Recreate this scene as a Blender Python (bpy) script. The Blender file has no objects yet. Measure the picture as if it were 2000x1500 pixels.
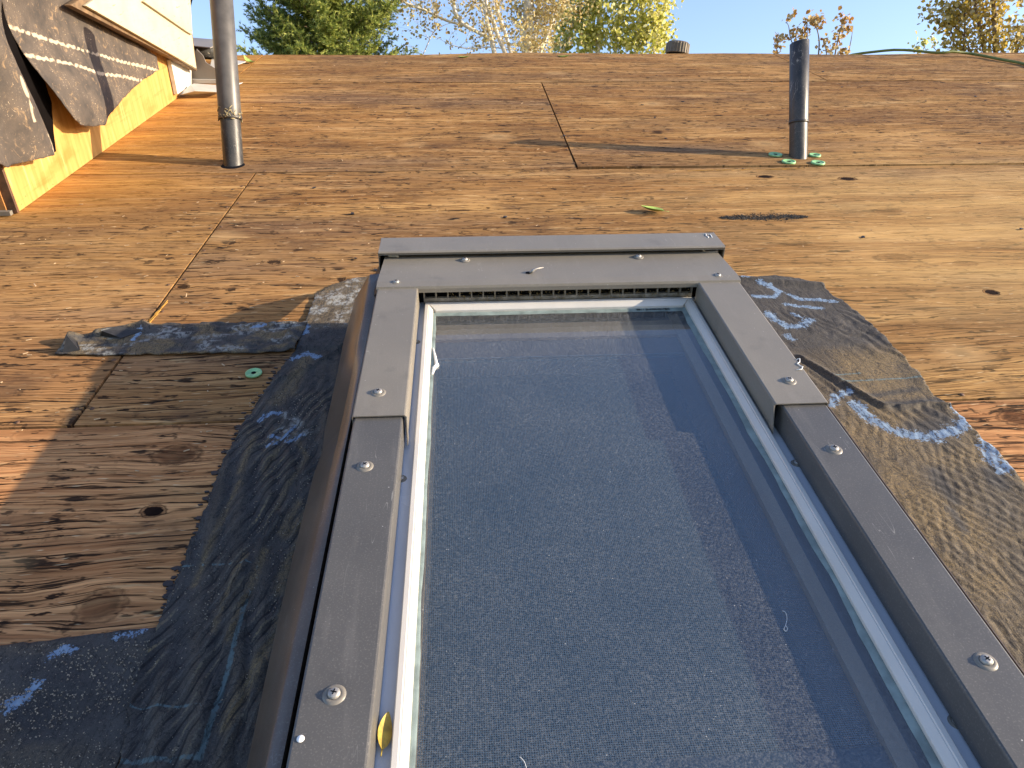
import bpy, bmesh, math, random
import numpy as np
from mathutils import Vector, Matrix
from mathutils.geometry import delaunay_2d_cdt

random.seed(7); RNG = np.random.default_rng(7)
S = bpy.context.scene
COL = S.collection
PITCH = math.radians(24.0)          # slope of the roof
EYE = 0.66                          # camera height over the roof surface, metres
FOC = 1450.0                        # focal length in pixels of a 2000 px wide frame

# ------------------------------------------------------------------ camera
# roof axes: u = along the eave, v = up the slope, w = away from the roof; world = R @ (u, v, w)
R = Matrix.Rotation(PITCH, 4, 'X')
M = np.array([[0.99795638, -0.02767232, 0.05759598],
              [-0.06334824, -0.54652254, 0.83504498],
              [0.00836987, -0.83698707, -0.54715865]])
cam_d = bpy.data.cameras.new('camera'); cam = bpy.data.objects.new('camera', cam_d); COL.objects.link(cam)
cx = Vector(M[:, 0]); cy = -Vector(M[:, 1]); cz = -Vector(M[:, 2])
rot = Matrix((cx, cy, cz)).transposed().to_4x4()
cam.matrix_world = R @ Matrix.Translation((0, 0, EYE)) @ rot
cam_d.sensor_width = 36.0; cam_d.lens = 36.0 * FOC / 2000.0
cam_d.clip_start = 0.02; cam_d.clip_end = 3000
S.camera = cam

# ------------------------------------------------------------------ sky and sun
sun_roof = Vector((2.80, -0.18, 1.0)).normalized()
sun_w = (R.to_3x3() @ sun_roof).normalized()
SUN_EL = math.asin(sun_w.z); SUN_AZ = math.atan2(sun_w.x, sun_w.y)
wd = bpy.data.worlds.new('World'); S.world = wd; wd.use_nodes = True
nt = wd.node_tree; nt.nodes.clear()
sky = nt.nodes.new('ShaderNodeTexSky'); sky.sky_type = 'NISHITA'; sky.sun_disc = False
sky.sun_elevation = SUN_EL; sky.sun_rotation = SUN_AZ
sky.air_density = 1.0; sky.dust_density = 0.7; sky.ozone_density = 2.0
bg = nt.nodes.new('ShaderNodeBackground'); bg.inputs['Strength'].default_value = 0.128
out = nt.nodes.new('ShaderNodeOutputWorld')
tint = nt.nodes.new('ShaderNodeMix'); tint.data_type = 'RGBA'; tint.blend_type = 'MULTIPLY'; tint.inputs[0].default_value = 1.0
tint.inputs[7].default_value = (.97, .895, .955, 1); nt.links.new(sky.outputs[0], tint.inputs[6]); nt.links.new(tint.outputs[2], bg.inputs[0]); nt.links.new(bg.outputs[0], out.inputs[0])
sd = bpy.data.lights.new('sun', 'SUN'); sd.energy = 3.5; sd.angle = math.radians(0.55); sd.color = (1.0, 0.84, 0.62)
sun = bpy.data.objects.new('sun', sd); COL.objects.link(sun)
sun.rotation_euler = sun_w.to_track_quat('Z', 'Y').to_euler(); sun.location = sun_w * 30
S.view_settings.view_transform = 'Standard'; S.view_settings.look = 'None'
S.view_settings.exposure = 1.5; S.view_settings.gamma = 1.0
try: S.view_settings.use_curve_mapping = False
except Exception: pass
S.cycles.max_bounces = 8; S.cycles.transparent_max_bounces = 16

# ------------------------------------------------------------------ measuring helpers
def _ray(x, y): return M @ np.array([x - 1000.0, y - 750.0, FOC])
def onw(x, y, w=0.0):
    d = _ray(x, y); t = (w - EYE) / d[2]; return Vector((d[0]*t, d[1]*t, w))
def onu(x, y, u):
    d = _ray(x, y); t = u / d[0]; return Vector((u, d[1]*t, EYE + d[2]*t))
def onv(x, y, v):
    d = _ray(x, y); t = v / d[1]; return Vector((d[0]*t, v, EYE + d[2]*t))
R3 = R.to_3x3(); CAMW = R @ Vector((0, 0, EYE))
def far(x, y, dist):                # a point `dist` metres away on the level (world)
    d = R3 @ Vector(_ray(x, y)); h = math.hypot(d.x, d.y)
    return CAMW + d * (dist / h)

# ------------------------------------------------------------------ noise in numpy
_perm = RNG.permutation(4096); _val = RNG.random(4096)
def _h(ix, iy, s): return _val[_perm[(ix * 73 + _perm[(iy * 31 + s * 977) & 4095]) & 4095]]
def vnoise(x, y, s=0):
    x = np.asarray(x, float); y = np.asarray(y, float)
    ix = np.floor(x).astype(int); iy = np.floor(y).astype(int); fx = x - ix; fy = y - iy
    fx = fx*fx*(3-2*fx); fy = fy*fy*(3-2*fy)
    a = _h(ix, iy, s); b = _h(ix+1, iy, s); c = _h(ix, iy+1, s); d = _h(ix+1, iy+1, s)
    return (a*(1-fx)+b*fx)*(1-fy) + (c*(1-fx)+d*fx)*fy
def fbm(x, y, s=0, o=4):
    r = 0; a = .5
    for k in range(o): r = r + a*vnoise(x*2**k, y*2**k, s+k); a *= .5
    return r
def dist_poly(P, pts):              # distance and side from points to a polyline
    best = np.full(len(P), 1e9); side = np.zeros(len(P))
    for (a, b) in zip(pts[:-1], pts[1:]):
        a = np.array(a[:2]); b = np.array(b[:2]); ab = b-a
        t = np.clip(((P-a) @ ab)/(ab @ ab + 1e-12), 0, 1); q = a + t[:, None]*ab
        d = np.hypot(*(P-q).T); m = d < best
        cr = ab[0]*(P[:, 1]-a[1]) - ab[1]*(P[:, 0]-a[0])
        best[m] = d[m]; side[m] = np.sign(cr)[m]
    return best, side

# ------------------------------------------------------------------ object helpers
def thing(name, label, cat, base=(0, 0, 0), group=None, roof=True, kind=None):
    o = bpy.data.objects.new(name, None); COL.objects.link(o); o.empty_display_size = .1
    b = Vector(base); o['_b'] = list(b)
    o.matrix_world = (R @ Matrix.Translation(b)) if roof else Matrix.Translation(b)
    o['label'] = label; o['category'] = cat
    if group: o['group'] = group
    if kind: o['kind'] = kind
    return o
def tag(o, label=None, cat=None, group=None, kind=None):
    for k, v in (('label', label), ('category', cat), ('group', group), ('kind', kind)):
        if v: o[k] = v
    return o
def base_of(p):
    while p.parent: p = p.parent
    return Vector(p['_b'])

def smooth(pts, k=6):
    o = []; n = len(pts)
    for i in range(n-1):
        a, b, c, d = pts[max(i-1, 0)], pts[i], pts[i+1], pts[min(i+2, n-1)]
        for j in range(k):
            t = j/k; o.append(.5*((2*b)+(c-a)*t+(2*a-5*b+4*c-d)*t*t+(-a+3*b-3*c+d)*t**3))
    return o+[pts[-1]]

class MB:
    def __init__(s): s.v = []; s.f = []; s.smooth = []
    def add(s, vs, fs, smooth=False):
        n = len(s.v); s.v += [tuple(p) for p in vs]
        s.f += [tuple(i+n for i in f) for f in fs]; s.smooth += [smooth]*len(fs); return s
    def box(s, a, b):
        x0, y0, z0 = a; x1, y1, z1 = b
        vs = [(x0,y0,z0),(x1,y0,z0),(x1,y1,z0),(x0,y1,z0),(x0,y0,z1),(x1,y0,z1),(x1,y1,z1),(x0,y1,z1)]
        return s.add(vs, [(0,3,2,1),(4,5,6,7),(0,1,5,4),(1,2,6,5),(2,3,7,6),(3,0,4,7)])
    def prism(s, pts, off):         # closed polygon of 3D points extruded by a vector
        off = Vector(off); n = len(pts); a = [Vector(p) for p in pts]; b = [p+off for p in a]
        return s.add(a+b, [tuple(range(n))[::-1], tuple(range(n, 2*n))] + [(i, (i+1) % n, n+(i+1) % n, n+i) for i in range(n)])
    def tube(s, pts, rad, n=8, cap=True, smooth=True):
        pts = [Vector(p) for p in pts]; m = len(pts)
        if not hasattr(rad, '__len__'): rad = [rad]*m
        vs = []; fs = []; up = None
        for i, p in enumerate(pts):
            t = (pts[min(i+1, m-1)] - pts[max(i-1, 0)]).normalized()
            if up is None: up = t.orthogonal().normalized()
            up = (up - t*up.dot(t)); up = up.normalized() if up.length > 1e-6 else t.orthogonal().normalized()
            q = t.cross(up)
            for k in range(n):
                a = 2*math.pi*k/n; vs.append(p + (up*math.cos(a) + q*math.sin(a))*rad[i])
        for i in range(m-1):
            for k in range(n): fs.append((i*n+k, i*n+(k+1) % n, (i+1)*n+(k+1) % n, (i+1)*n+k))
        s.add(vs, fs, smooth)
        if cap: s.add([vs[k] for k in range(n)], [tuple(range(n))[::-1]]); s.add(vs[-n:], [tuple(range(n))])
        return s
    def lathe(s, prof, c, axis=(0, 0, 1), n=20, smooth=True):    # prof = (radius, height)
        ax = Vector(axis).normalized(); e = ax.orthogonal().normalized(); g = ax.cross(e); c = Vector(c)
        vs = []; fs = []
        for (r, h) in prof:
            for k in range(n):
                a = 2*math.pi*k/n; vs.append(c + ax*h + (e*math.cos(a) + g*math.sin(a))*r)
        for i in range(len(prof)-1):
            for k in range(n): fs.append((i*n+k, i*n+(k+1) % n, (i+1)*n+(k+1) % n, (i+1)*n+k))
        return s.add(vs, fs, smooth)
    def strip(s, path, th, v0, v1, seg=1):   # sheet metal: a (u, w) path with thickness, run from v0 to v1
        P = [Vector((p[0], p[1])) for p in path]; m = len(P); O = []
        for i, p in enumerate(P):
            t = (P[min(i+1, m-1)] - P[max(i-1, 0)]).normalized(); O.append(p - Vector((-t.y, t.x))*th)
        loop = P + O[::-1]; n = len(loop); vs = []; fs = []
        for j in range(seg+1):
            v = v0 + (v1-v0)*j/seg
            vs += [(q.x, v, q.y) for q in loop]
        for j in range(seg):
            for i in range(n): fs.append((j*n+i, j*n+(i+1) % n, (j+1)*n+(i+1) % n, (j+1)*n+i))
        s.add(vs, fs)
        for j in (0, seg):
            for i in range(m-1): s.add([vs[j*n+i], vs[j*n+i+1], vs[j*n+n-2-i], vs[j*n+n-1-i]], [(0, 1, 2, 3)])
        return s
    def build(s, name, mat, parent=None, roof=True, base=None, bevel=0):
        b = base_of(parent) if parent else Vector(base or (0, 0, 0))
        me = bpy.data.meshes.new(name)
        me.from_pydata([(p[0]-b.x, p[1]-b.y, p[2]-b.z) for p in s.v], [], s.f)
        me.polygons.foreach_set('use_smooth', s.smooth)
        bm = bmesh.new(); bm.from_mesh(me)
        if bevel or any(s.smooth) or len(s.f) < 3000:
            bmesh.ops.remove_doubles(bm, verts=bm.verts, dist=1e-6)
            bmesh.ops.recalc_face_normals(bm, faces=bm.faces)
        if bevel:
            es = [e for e in bm.edges if len(e.link_faces) == 2 and e.calc_face_angle(0) > .5]
            bmesh.ops.bevel(bm, geom=es, offset=bevel, segments=2, affect='EDGES', profile=.6)
            for f in bm.faces: f.smooth = True
        bm.to_mesh(me); bm.free()
        if bevel: me.shade_auto_smooth(use_auto_smooth=True, angle=.7) if hasattr(me, 'shade_auto_smooth') else None
        me.materials.append(mat)
        return link(name, me, parent, roof, b)
def link(name, me, parent=None, roof=True, b=Vector()):
    o = bpy.data.objects.new(name, me); COL.objects.link(o)
    if parent: o.parent = parent
    else: o.matrix_world = (R @ Matrix.Translation(b)) if roof else Matrix.Translation(b); o['_b'] = list(b)
    return o
def put(name, me, parent, mat4):
    o = bpy.data.objects.new(name, me); COL.objects.link(o); o.parent = parent; o.matrix_local = mat4; return o
def at(p, rz=0, s=1, parent=None):
    b = base_of(parent) if parent else Vector()
    return Matrix.Translation(Vector(p)-b) @ Matrix.Rotation(rz, 4, 'Z') @ Matrix.Scale(s, 4)

def sheet(name, poly, mat, parent=None, step=.006, height=None, attrs=None, plane='w', base=None, th=.002, edge=0.0, edge_f=60):
    """a thin sheet cut to a polygon in the roof plane (plane='w') or a wall plane (plane='u')"""
    poly = [(p[0], p[1]) for p in poly]
    pts = []
    for a, b in zip(poly, poly[1:]+poly[:1]):
        L = math.hypot(b[0]-a[0], b[1]-a[1]); n = max(1, int(L/step))
        for k in range(n):
            t = k/n; x = a[0]+(b[0]-a[0])*t; y = a[1]+(b[1]-a[1])*t
            if edge:
                nx, ny = (b[1]-a[1])/max(L, 1e-9), -(b[0]-a[0])/max(L, 1e-9)
                j = (float(fbm(x*edge_f, y*edge_f, 3))-.47)*edge*2.2; x += nx*j; y += ny*j
            pts.append((x, y))
    nb = len(pts); B = np.array(pts)
    xs = np.arange(B[:, 0].min(), B[:, 0].max(), step); ys = np.arange(B[:, 1].min(), B[:, 1].max(), step)
    G = np.stack(np.meshgrid(xs, ys), -1).reshape(-1, 2); G += (RNG.random(G.shape)-.5)*step*.5
    inside = np.zeros(len(G), bool); j = nb-1
    for i in range(nb):
        xi, yi = B[i]; xj, yj = B[j]
        c = ((yi > G[:, 1]) != (yj > G[:, 1])) & (G[:, 0] < (xj-xi)*(G[:, 1]-yi)/(yj-yi+1e-15)+xi)
        inside ^= c; j = i
    G = G[inside]
    vv = [Vector(p) for p in pts] + [Vector(p) for p in G]
    res = delaunay_2d_cdt(vv, [], [list(range(nb))], 1, 1e-7)
    P = np.array([tuple(p) for p in res[0]]); F = [tuple(f) for f in res[2]]
    isb = np.array([any(k < nb for k in o) for o in res[3]])
    H = height(P) if height else np.zeros(len(P))
    n = len(P); b = base_of(parent) if parent else Vector(base or (0, 0, 0))
    if plane == 'w': V1 = np.column_stack([P, H+th]); V0 = np.column_stack([P, H*0+.0005 if height is None else H-.0005])
    else: V1 = np.column_stack([H+th, P]); V0 = np.column_stack([H-.0005, P])
    V = np.vstack([V1, V0]) - np.array(b)
    # boundary edges
    cnt = {}
    for f in F:
        for k in range(len(f)):
            e = (f[k], f[(k+1) % len(f)]); key = (min(e), max(e))
            cnt[key] = None if key in cnt else e
    side = [(e[0], e[0]+n, e[1]+n, e[1]) for e in cnt.values() if e]
    FF = F + [tuple(i+n for i in f[::-1]) for f in F] + side
    me = bpy.data.meshes.new(name); me.from_pydata(V.tolist(), [], FF)
    me.polygons.foreach_set('use_smooth', [True]*len(FF))
    if attrs:
        for k, fn in attrs.items():
            a = np.clip(fn(P), 0, 1); at_ = me.attributes.new(k, 'FLOAT', 'POINT')
            at_.data.foreach_set('value', np.concatenate([a, a]).astype(np.float32))
    bm = bmesh.new(); bm.from_mesh(me); bmesh.ops.recalc_face_normals(bm, faces=bm.faces); bm.to_mesh(me); bm.free()
    me.materials.append(mat)
    return link(name, me, parent, True, b)

# ------------------------------------------------------------------ material helpers
class NT:
    def __init__(s, name):
        s.m = bpy.data.materials.new(name); s.m.use_nodes = True; s.t = s.m.node_tree; s.t.nodes.clear()
        s.out = s.t.nodes.new('ShaderNodeOutputMaterial'); s._oc = None
    def n(s, k, **kw):
        d = s.t.nodes.new('ShaderNode'+k)
        for a, v in kw.items(): setattr(d, a, v)
        return d
    def L(s, a, b): s.t.links.new(a, b)
    def set(s, sock, v):
        if hasattr(v, 'is_output') or isinstance(v, bpy.types.NodeSocket): s.L(v, sock)
        else:
            if isinstance(v, tuple) and len(v) == 3 and sock.type == 'RGBA': v = (*v, 1)
            sock.default_value = v
    def oc(s):
        if not s._oc: s._oc = s.n('TexCoord').outputs['Object']
        return s._oc
    def scale(s, vec, sc, loc=(0, 0, 0)):
        d = s.n('Mapping'); s.set(d.inputs[0], vec); d.inputs['Scale'].default_value = sc; d.inputs['Location'].default_value = loc; return d.outputs[0]
    def noise(s, vec, sc=1, detail=3, rough=.55, dist=0, out=0):
        d = s.n('TexNoise'); s.set(d.inputs['Vector'], vec); d.inputs['Scale'].default_value = sc
        d.inputs['Detail'].default_value = detail; d.inputs['Roughness'].default_value = rough; d.inputs['Distortion'].default_value = dist
        return d.outputs[out]
    def vor(s, vec, sc=1, feat='F1', out=0, rnd=1):
        d = s.n('TexVoronoi', feature=feat); s.set(d.inputs['Vector'], vec); d.inputs['Scale'].default_value = sc; d.inputs['Randomness'].default_value = rnd
        return d.outputs[out]
    def math(s, op, a, b=0.0, c=None, clamp=False):
        d = s.n('Math', operation=op, use_clamp=clamp); s.set(d.inputs[0], a); s.set(d.inputs[1], b)
        if c is not None: s.set(d.inputs[2], c)
        return d.outputs[0]
    def ramp(s, x, lo, hi, a=0.0, b=1.0):
        d = s.n('MapRange', clamp=True); s.set(d.inputs[0], x)
        for i, v in enumerate((lo, hi, a, b)): s.set(d.inputs[i+1], v)
        return d.outputs[0]
    def mix(s, f, a, b, mode='MIX'):
        d = s.n('Mix', data_type='RGBA', blend_type=mode); s.set(d.inputs[0], f); s.set(d.inputs[6], a); s.set(d.inputs[7], b); return d.outputs[2]
    def sep(s, v):
        d = s.n('SeparateXYZ'); s.set(d.inputs[0], v); return d.outputs
    def comb(s, x, y, z):
        d = s.n('CombineXYZ'); s.set(d.inputs[0], x); s.set(d.inputs[1], y); s.set(d.inputs[2], z); return d.outputs[0]
    def attr(s, name):
        d = s.n('Attribute', attribute_name=name); return d.outputs['Fac']
    def bump(s, h, strength=.5, dist=.001, normal=None):
        d = s.n('Bump'); s.set(d.inputs['Height'], h); s.set(d.inputs['Strength'], strength); d.inputs['Distance'].default_value = dist
        if normal: s.L(normal, d.inputs['Normal'])
        return d.outputs[0]
    def bsdf(s, col, rough=.6, metal=0, normal=None, spec=.5, **kw):
        d = s.n('BsdfPrincipled'); s.set(d.inputs['Base Color'], col); s.set(d.inputs['Roughness'], rough); s.set(d.inputs['Metallic'], metal)
        s.set(d.inputs['Specular IOR Level'], spec)
        for k, v in kw.items(): s.set(d.inputs[k], v)
        if normal: s.L(normal, d.inputs['Normal'])
        return d.outputs[0]
    def done(s, sh): s.L(sh, s.out.inputs[0]); return s.m

def simple(name, col, rough=.6, metal=0, spec=.5, var=.15, sc=30, bump=0):
    t = NT(name); n = t.noise(t.oc(), sc, 4)
    c = t.mix(t.ramp(n, .3, .7), tuple(x*(1-var) for x in col), tuple(min(1, x*(1+var)) for x in col))
    return t.done(t.bsdf(c, rough, metal, t.bump(n, bump, .002) if bump else None, spec))

def mat_plywood():
    t = NT('weathered_plywood'); o = t.oc(); x, y, z = t.sep(o)
    rnd = t.n('ObjectInfo').outputs['Random']
    # big knots (u, v, half length, half height, darkness)
    K = [onw(345, 888), onw(197, 1183), onw(300, 998), onw(1937, 571), onw(1990, 817), onw(356, 560), onw(1655, 349), onw(1493, 345),
         onw(1745, 503), onw(1735, 413), onw(805, 407), onw(66, 850), onw(1885, 515), onw(884, 168), onw(628, 545)]
    KS = [(.034, .022, .75), (.027, .024, .6), (.017, .011, 1), (.016, .013, 1.1), (.032, .020, .8), (.014, .011, .9), (.026, .016, 1.1), (.024, .014, 1.1),
          (.04, .022, .25), (.04, .025, .3), (.02, .012, .5), (.03, .016, .25), (.025, .016, .25), (.02, .016, .7), (.02, .01, .45)]
    KN = t.noise(t.scale(o, (45, 90, 1)), 1, 4, .65); warp = None; kd = None; kr = None
    for p, (a, b, dk) in zip(K, KS):
        dx = t.math('DIVIDE', t.math('SUBTRACT', x, p.x), a); dy = t.math('DIVIDE', t.math('SUBTRACT', y, p.y), b)
        d2 = t.math('ADD', t.math('MULTIPLY', dx, dx), t.math('MULTIPLY', dy, dy))
        dxs = t.math('MULTIPLY', dx, .45)
        g = t.math('EXPONENT', t.math('MULTIPLY', t.math('ADD', t.math('MULTIPLY', dxs, dxs), t.math('MULTIPLY', t.math('MULTIPLY', dy, dy), .25)), -1.0))
        w = t.math('MULTIPLY', t.math('MULTIPLY', g, dy), b*.38)
        warp = w if warp is None else t.math('ADD', warp, w)
        r = t.math('SQRT', d2)
        r = t.math('ADD', r, t.math('MULTIPLY', t.math('SUBTRACT', KN, .5), .9)); m = t.math('MULTIPLY', t.ramp(r, 1.0, .70), dk)
        kd = m if kd is None else t.math('MAXIMUM', kd, m)
        ring = t.math('MULTIPLY', t.ramp(t.math('ABSOLUTE', t.math('SUBTRACT', r, 1.0)), .14, 0), min(1, dk*.8+.1))
        kr = ring if kr is None else t.math('MAXIMUM', kr, ring)
    off = t.math('MULTIPLY', rnd, 37.0)
    q = t.comb(t.math('ADD', x, off), t.math('ADD', y, off), 0.0)
    wn = t.noise(t.scale(q, (1.3, 5.0, 1)), 1, 2)
    wn2 = t.noise(t.scale(q, (6, 16.0, 1)), 1, 3)
    y2 = t.math('SUBTRACT', t.math('ADD', t.math('MULTIPLY', t.math('SUBTRACT', wn, .5), .09), t.math('ADD', y, t.math('MULTIPLY', t.math('SUBTRACT', wn2, .5), .02))), warp)
    g = t.comb(t.math('ADD', x, off), y2, off)
    fine = t.noise(t.scale(g, (7, 330, 1)), 1, 4, .6)
    mid = t.noise(t.scale(g, (2.2, 75, 1)), 1, 4, .62)
    wide = t.noise(t.scale(g, (.8, 9, 1)), 1, 4, .6)
    blot = t.noise(t.scale(q, (1.6, 3.2, 1), (5, 3, 0)), 1, 4, .6)
    crack = t.noise(t.scale(g, (6.5, 230, 1), (9, 2, 0)), 1, 3, .65)
    spk = t.noise(t.scale(g, (26, 120, 1), (3, 8, 0)), 1, 3, .55)
    spk2 = t.noise(t.scale(q, (9, 30, 1), (31, 8, 0)), 1, 3, .5)
    spl = t.noise(t.scale(g, (30, 300, 1), (13, 18, 0)), 1, 2, .5)
    c = t.mix(t.ramp(mid, .36, .64), (.235, .100, .034), (.430, .205, .070))
    c = t.mix(t.ramp(wide, .38, .66, 0, .8), c, (.56, .305, .112))
    row3_shade_lift = t.math('MAXIMUM', t.math('LESS_THAN', y, .925), t.math('MULTIPLY', t.math('MULTIPLY', t.ramp(y, 1.6, 1.1), t.ramp(x, .1, -.5)), .42))  # low row's redder wood, with the shaded lower left painted warm and brighter
    c = t.mix(t.math('MULTIPLY', row3_shade_lift, .78), c, t.mix(t.ramp(mid, .36, .64), (.46, .165, .065), (.90, .41, .18)))
    c = t.mix(t.ramp(fine, .38, .58, t.ramp(row3_shade_lift, 0, 1, .75, .5), 0), c, (.115, .046, .020))
    c = t.mix(t.ramp(blot, .46, .66, 0, t.ramp(y, 1.3, .9, .62, .35)), c, (.165, .085, .044))
    c = t.mix(t.ramp(blot, .44, .28, 0, .40), c, (.64, .36, .15))
    grey = t.noise(t.scale(q, (.5, 3.6, 1), (51, 12, 0)), 1, 5, .65)
    c = t.mix(t.ramp(grey, .50, .64, 0, t.ramp(y, 1.3, .9, .45, .22)), c, (.165, .115, .085))
    far_ = t.ramp(y, 1.3, 2.3)
    band = t.noise(t.scale(g, (2.6, 34, 1), (71, 5, 0)), 1, 4, .6)           # broad dark weathered bands, 1-3 cm high
    c = t.mix(t.math('MULTIPLY', t.ramp(band, .52, .70, 0, .5), t.ramp(far_, 0, 1, .45, 1)), c, (.105, .052, .028))
    c = t.mix(t.math('MULTIPLY', t.ramp(band, .44, .34, 0, .35), t.ramp(far_, 0, 1, .5, 1)), c, (.68, .42, .20))
    lowv = t.ramp(y, 1.5, .95)
    cr_hi = t.ramp(lowv, 0, 1, .405, .435)
    crm = t.ramp(crack, t.math('SUBTRACT', cr_hi, .03), cr_hi, .95, 0)
    c = t.mix(crm, c, (.032, .016, .010))
    crk2 = t.noise(t.scale(g, (3.2, 60, 1), (19, 42, 0)), 1, 3, .6)
    c = t.mix(t.ramp(crk2, .34, .31, 0, .8), c, (.045, .022, .013))
    sm = t.math('MULTIPLY', t.ramp(spk, .60, .67, 0, 1), t.ramp(spk2, .46, .58))
    c = t.mix(t.math('MULTIPLY', sm, .95), c, (.018, .013, .011))
    fl = t.noise(t.scale(q, (11, 44, 1), (7, 77, 0)), 1, 4, .6)
    c = t.mix(t.ramp(fl, .62, .67, 0, .92), c, (.022, .014, .011))
    f2_ = t.noise(t.scale(q, (24, 85, 1), (47, 17, 0)), 1, 3, .6)
    c = t.mix(t.math('MULTIPLY', t.ramp(f2_, .605, .645, 0, .95), t.ramp(blot, .36, .5)), c, (.020, .011, .008))
    f3_ = t.noise(t.scale(q, (14, 38, 1), (87, 27, 0)), 1, 5, .7)
    c = t.mix(t.math('MULTIPLY', t.ramp(f3_, .585, .64, 0, .9), far_), c, (.030, .015, .010))
    f4_ = t.noise(t.scale(q, (24, 20, 1), (37, 57, 0)), 1, 4, .6); f5_ = t.noise(t.scale(q, (1.3, 2.0, 1), (7, 5, 0)), 1, 2)
    c = t.mix(t.math('MULTIPLY', t.ramp(f4_, .62, .68, 0, .92), t.ramp(f5_, .42, .55, .35, 1)), c, (.026, .014, .010))
    f6_ = t.noise(t.scale(q, (5, 7, 1), (63, 15, 0)), 1, 5, .65)
    c = t.mix(t.ramp(f6_, .56, .70, 0, .6), c, (.105, .055, .034))
    lt = t.noise(t.scale(g, (12, 110, 1), (87, 27, 0)), 1, 3, .6)
    c = t.mix(t.ramp(lt, .62, .70, 0, .35), c, (.72, .48, .24))
    vk = t.vor(t.scale(q, (3.6, 4.6, 1)), 1); sel = t.sep(t.vor(t.scale(q, (3.6, 4.6, 1)), 1, 'F1', 1))[0]
    kk = t.math('MULTIPLY', t.ramp(t.math('ADD', vk, t.math('MULTIPLY', t.math('SUBTRACT', spk, .5), .12)), .085, .05), t.math('GREATER_THAN', sel, .52))
    c = t.mix(t.math('MULTIPLY', kk, .9), c, (.040, .018, .011))
    halo = t.math('MULTIPLY', t.ramp(vk, .24, .09), t.math('GREATER_THAN', sel, .72))
    c = t.mix(t.math('MULTIPLY', halo, .4), c, (.62, .38, .18))
    c = t.mix(t.ramp(spl, .68, .75, 0, .8), c, (.78, .56, .33))
    # amber bleed beside the dormer wall
    am = t.math('MULTIPLY', t.ramp(x, -.66, -1.02), t.ramp(y, 1.72, 1.95)); am = t.math('MULTIPLY', am, t.ramp(wide, .25, .6, .35, 1))
    c = t.mix(t.math('MULTIPLY', am, .6), c, t.mix(t.ramp(mid, .3, .7), (.42, .13, .018), (.85, .40, .075)))
    # paler patches on the right side of the deck
    am2 = t.math('MULTIPLY', t.ramp(x, .35, 1.1), t.math('MULTIPLY', t.ramp(y, .85, 1.3), t.ramp(y, 2.4, 1.9)))
    c = t.mix(t.math('MULTIPLY', am2, t.ramp(wide, .30, .68, .15, .45)), c, (.74, .45, .18))
    # knots
    rings = t.noise(t.scale(g, (40, 160, 1)), 1, 3)
    c = t.mix(t.math('MULTIPLY', kd, 1.0, clamp=True), c, t.mix(t.ramp(rings, .35, .6), (.010, .005, .004), t.mix(t.math('GREATER_THAN', kd, .82), (.13, .042, .018), (.020, .009, .006))))
    c = t.mix(kr, c, (.045, .018, .010))
    hgt = t.math('SUBTRACT', t.math('ADD', t.math('MULTIPLY', fine, .5), t.math('MULTIPLY', mid, .5)), t.math('ADD', t.math('MULTIPLY', crm, .5), t.math('MULTIPLY', kd, .6)))
    hs = t.n('HueSaturation'); hs.inputs['Value'].default_value = .93; hs.inputs['Saturation'].default_value = .98; hs.inputs['Hue'].default_value = .507; t.L(c, hs.inputs['Color']); c = hs.outputs[0]
    nrm = t.bump(hgt, .9, .0024)
    return t.done(t.bsdf(c, .85, 0, nrm, .06))

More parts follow.
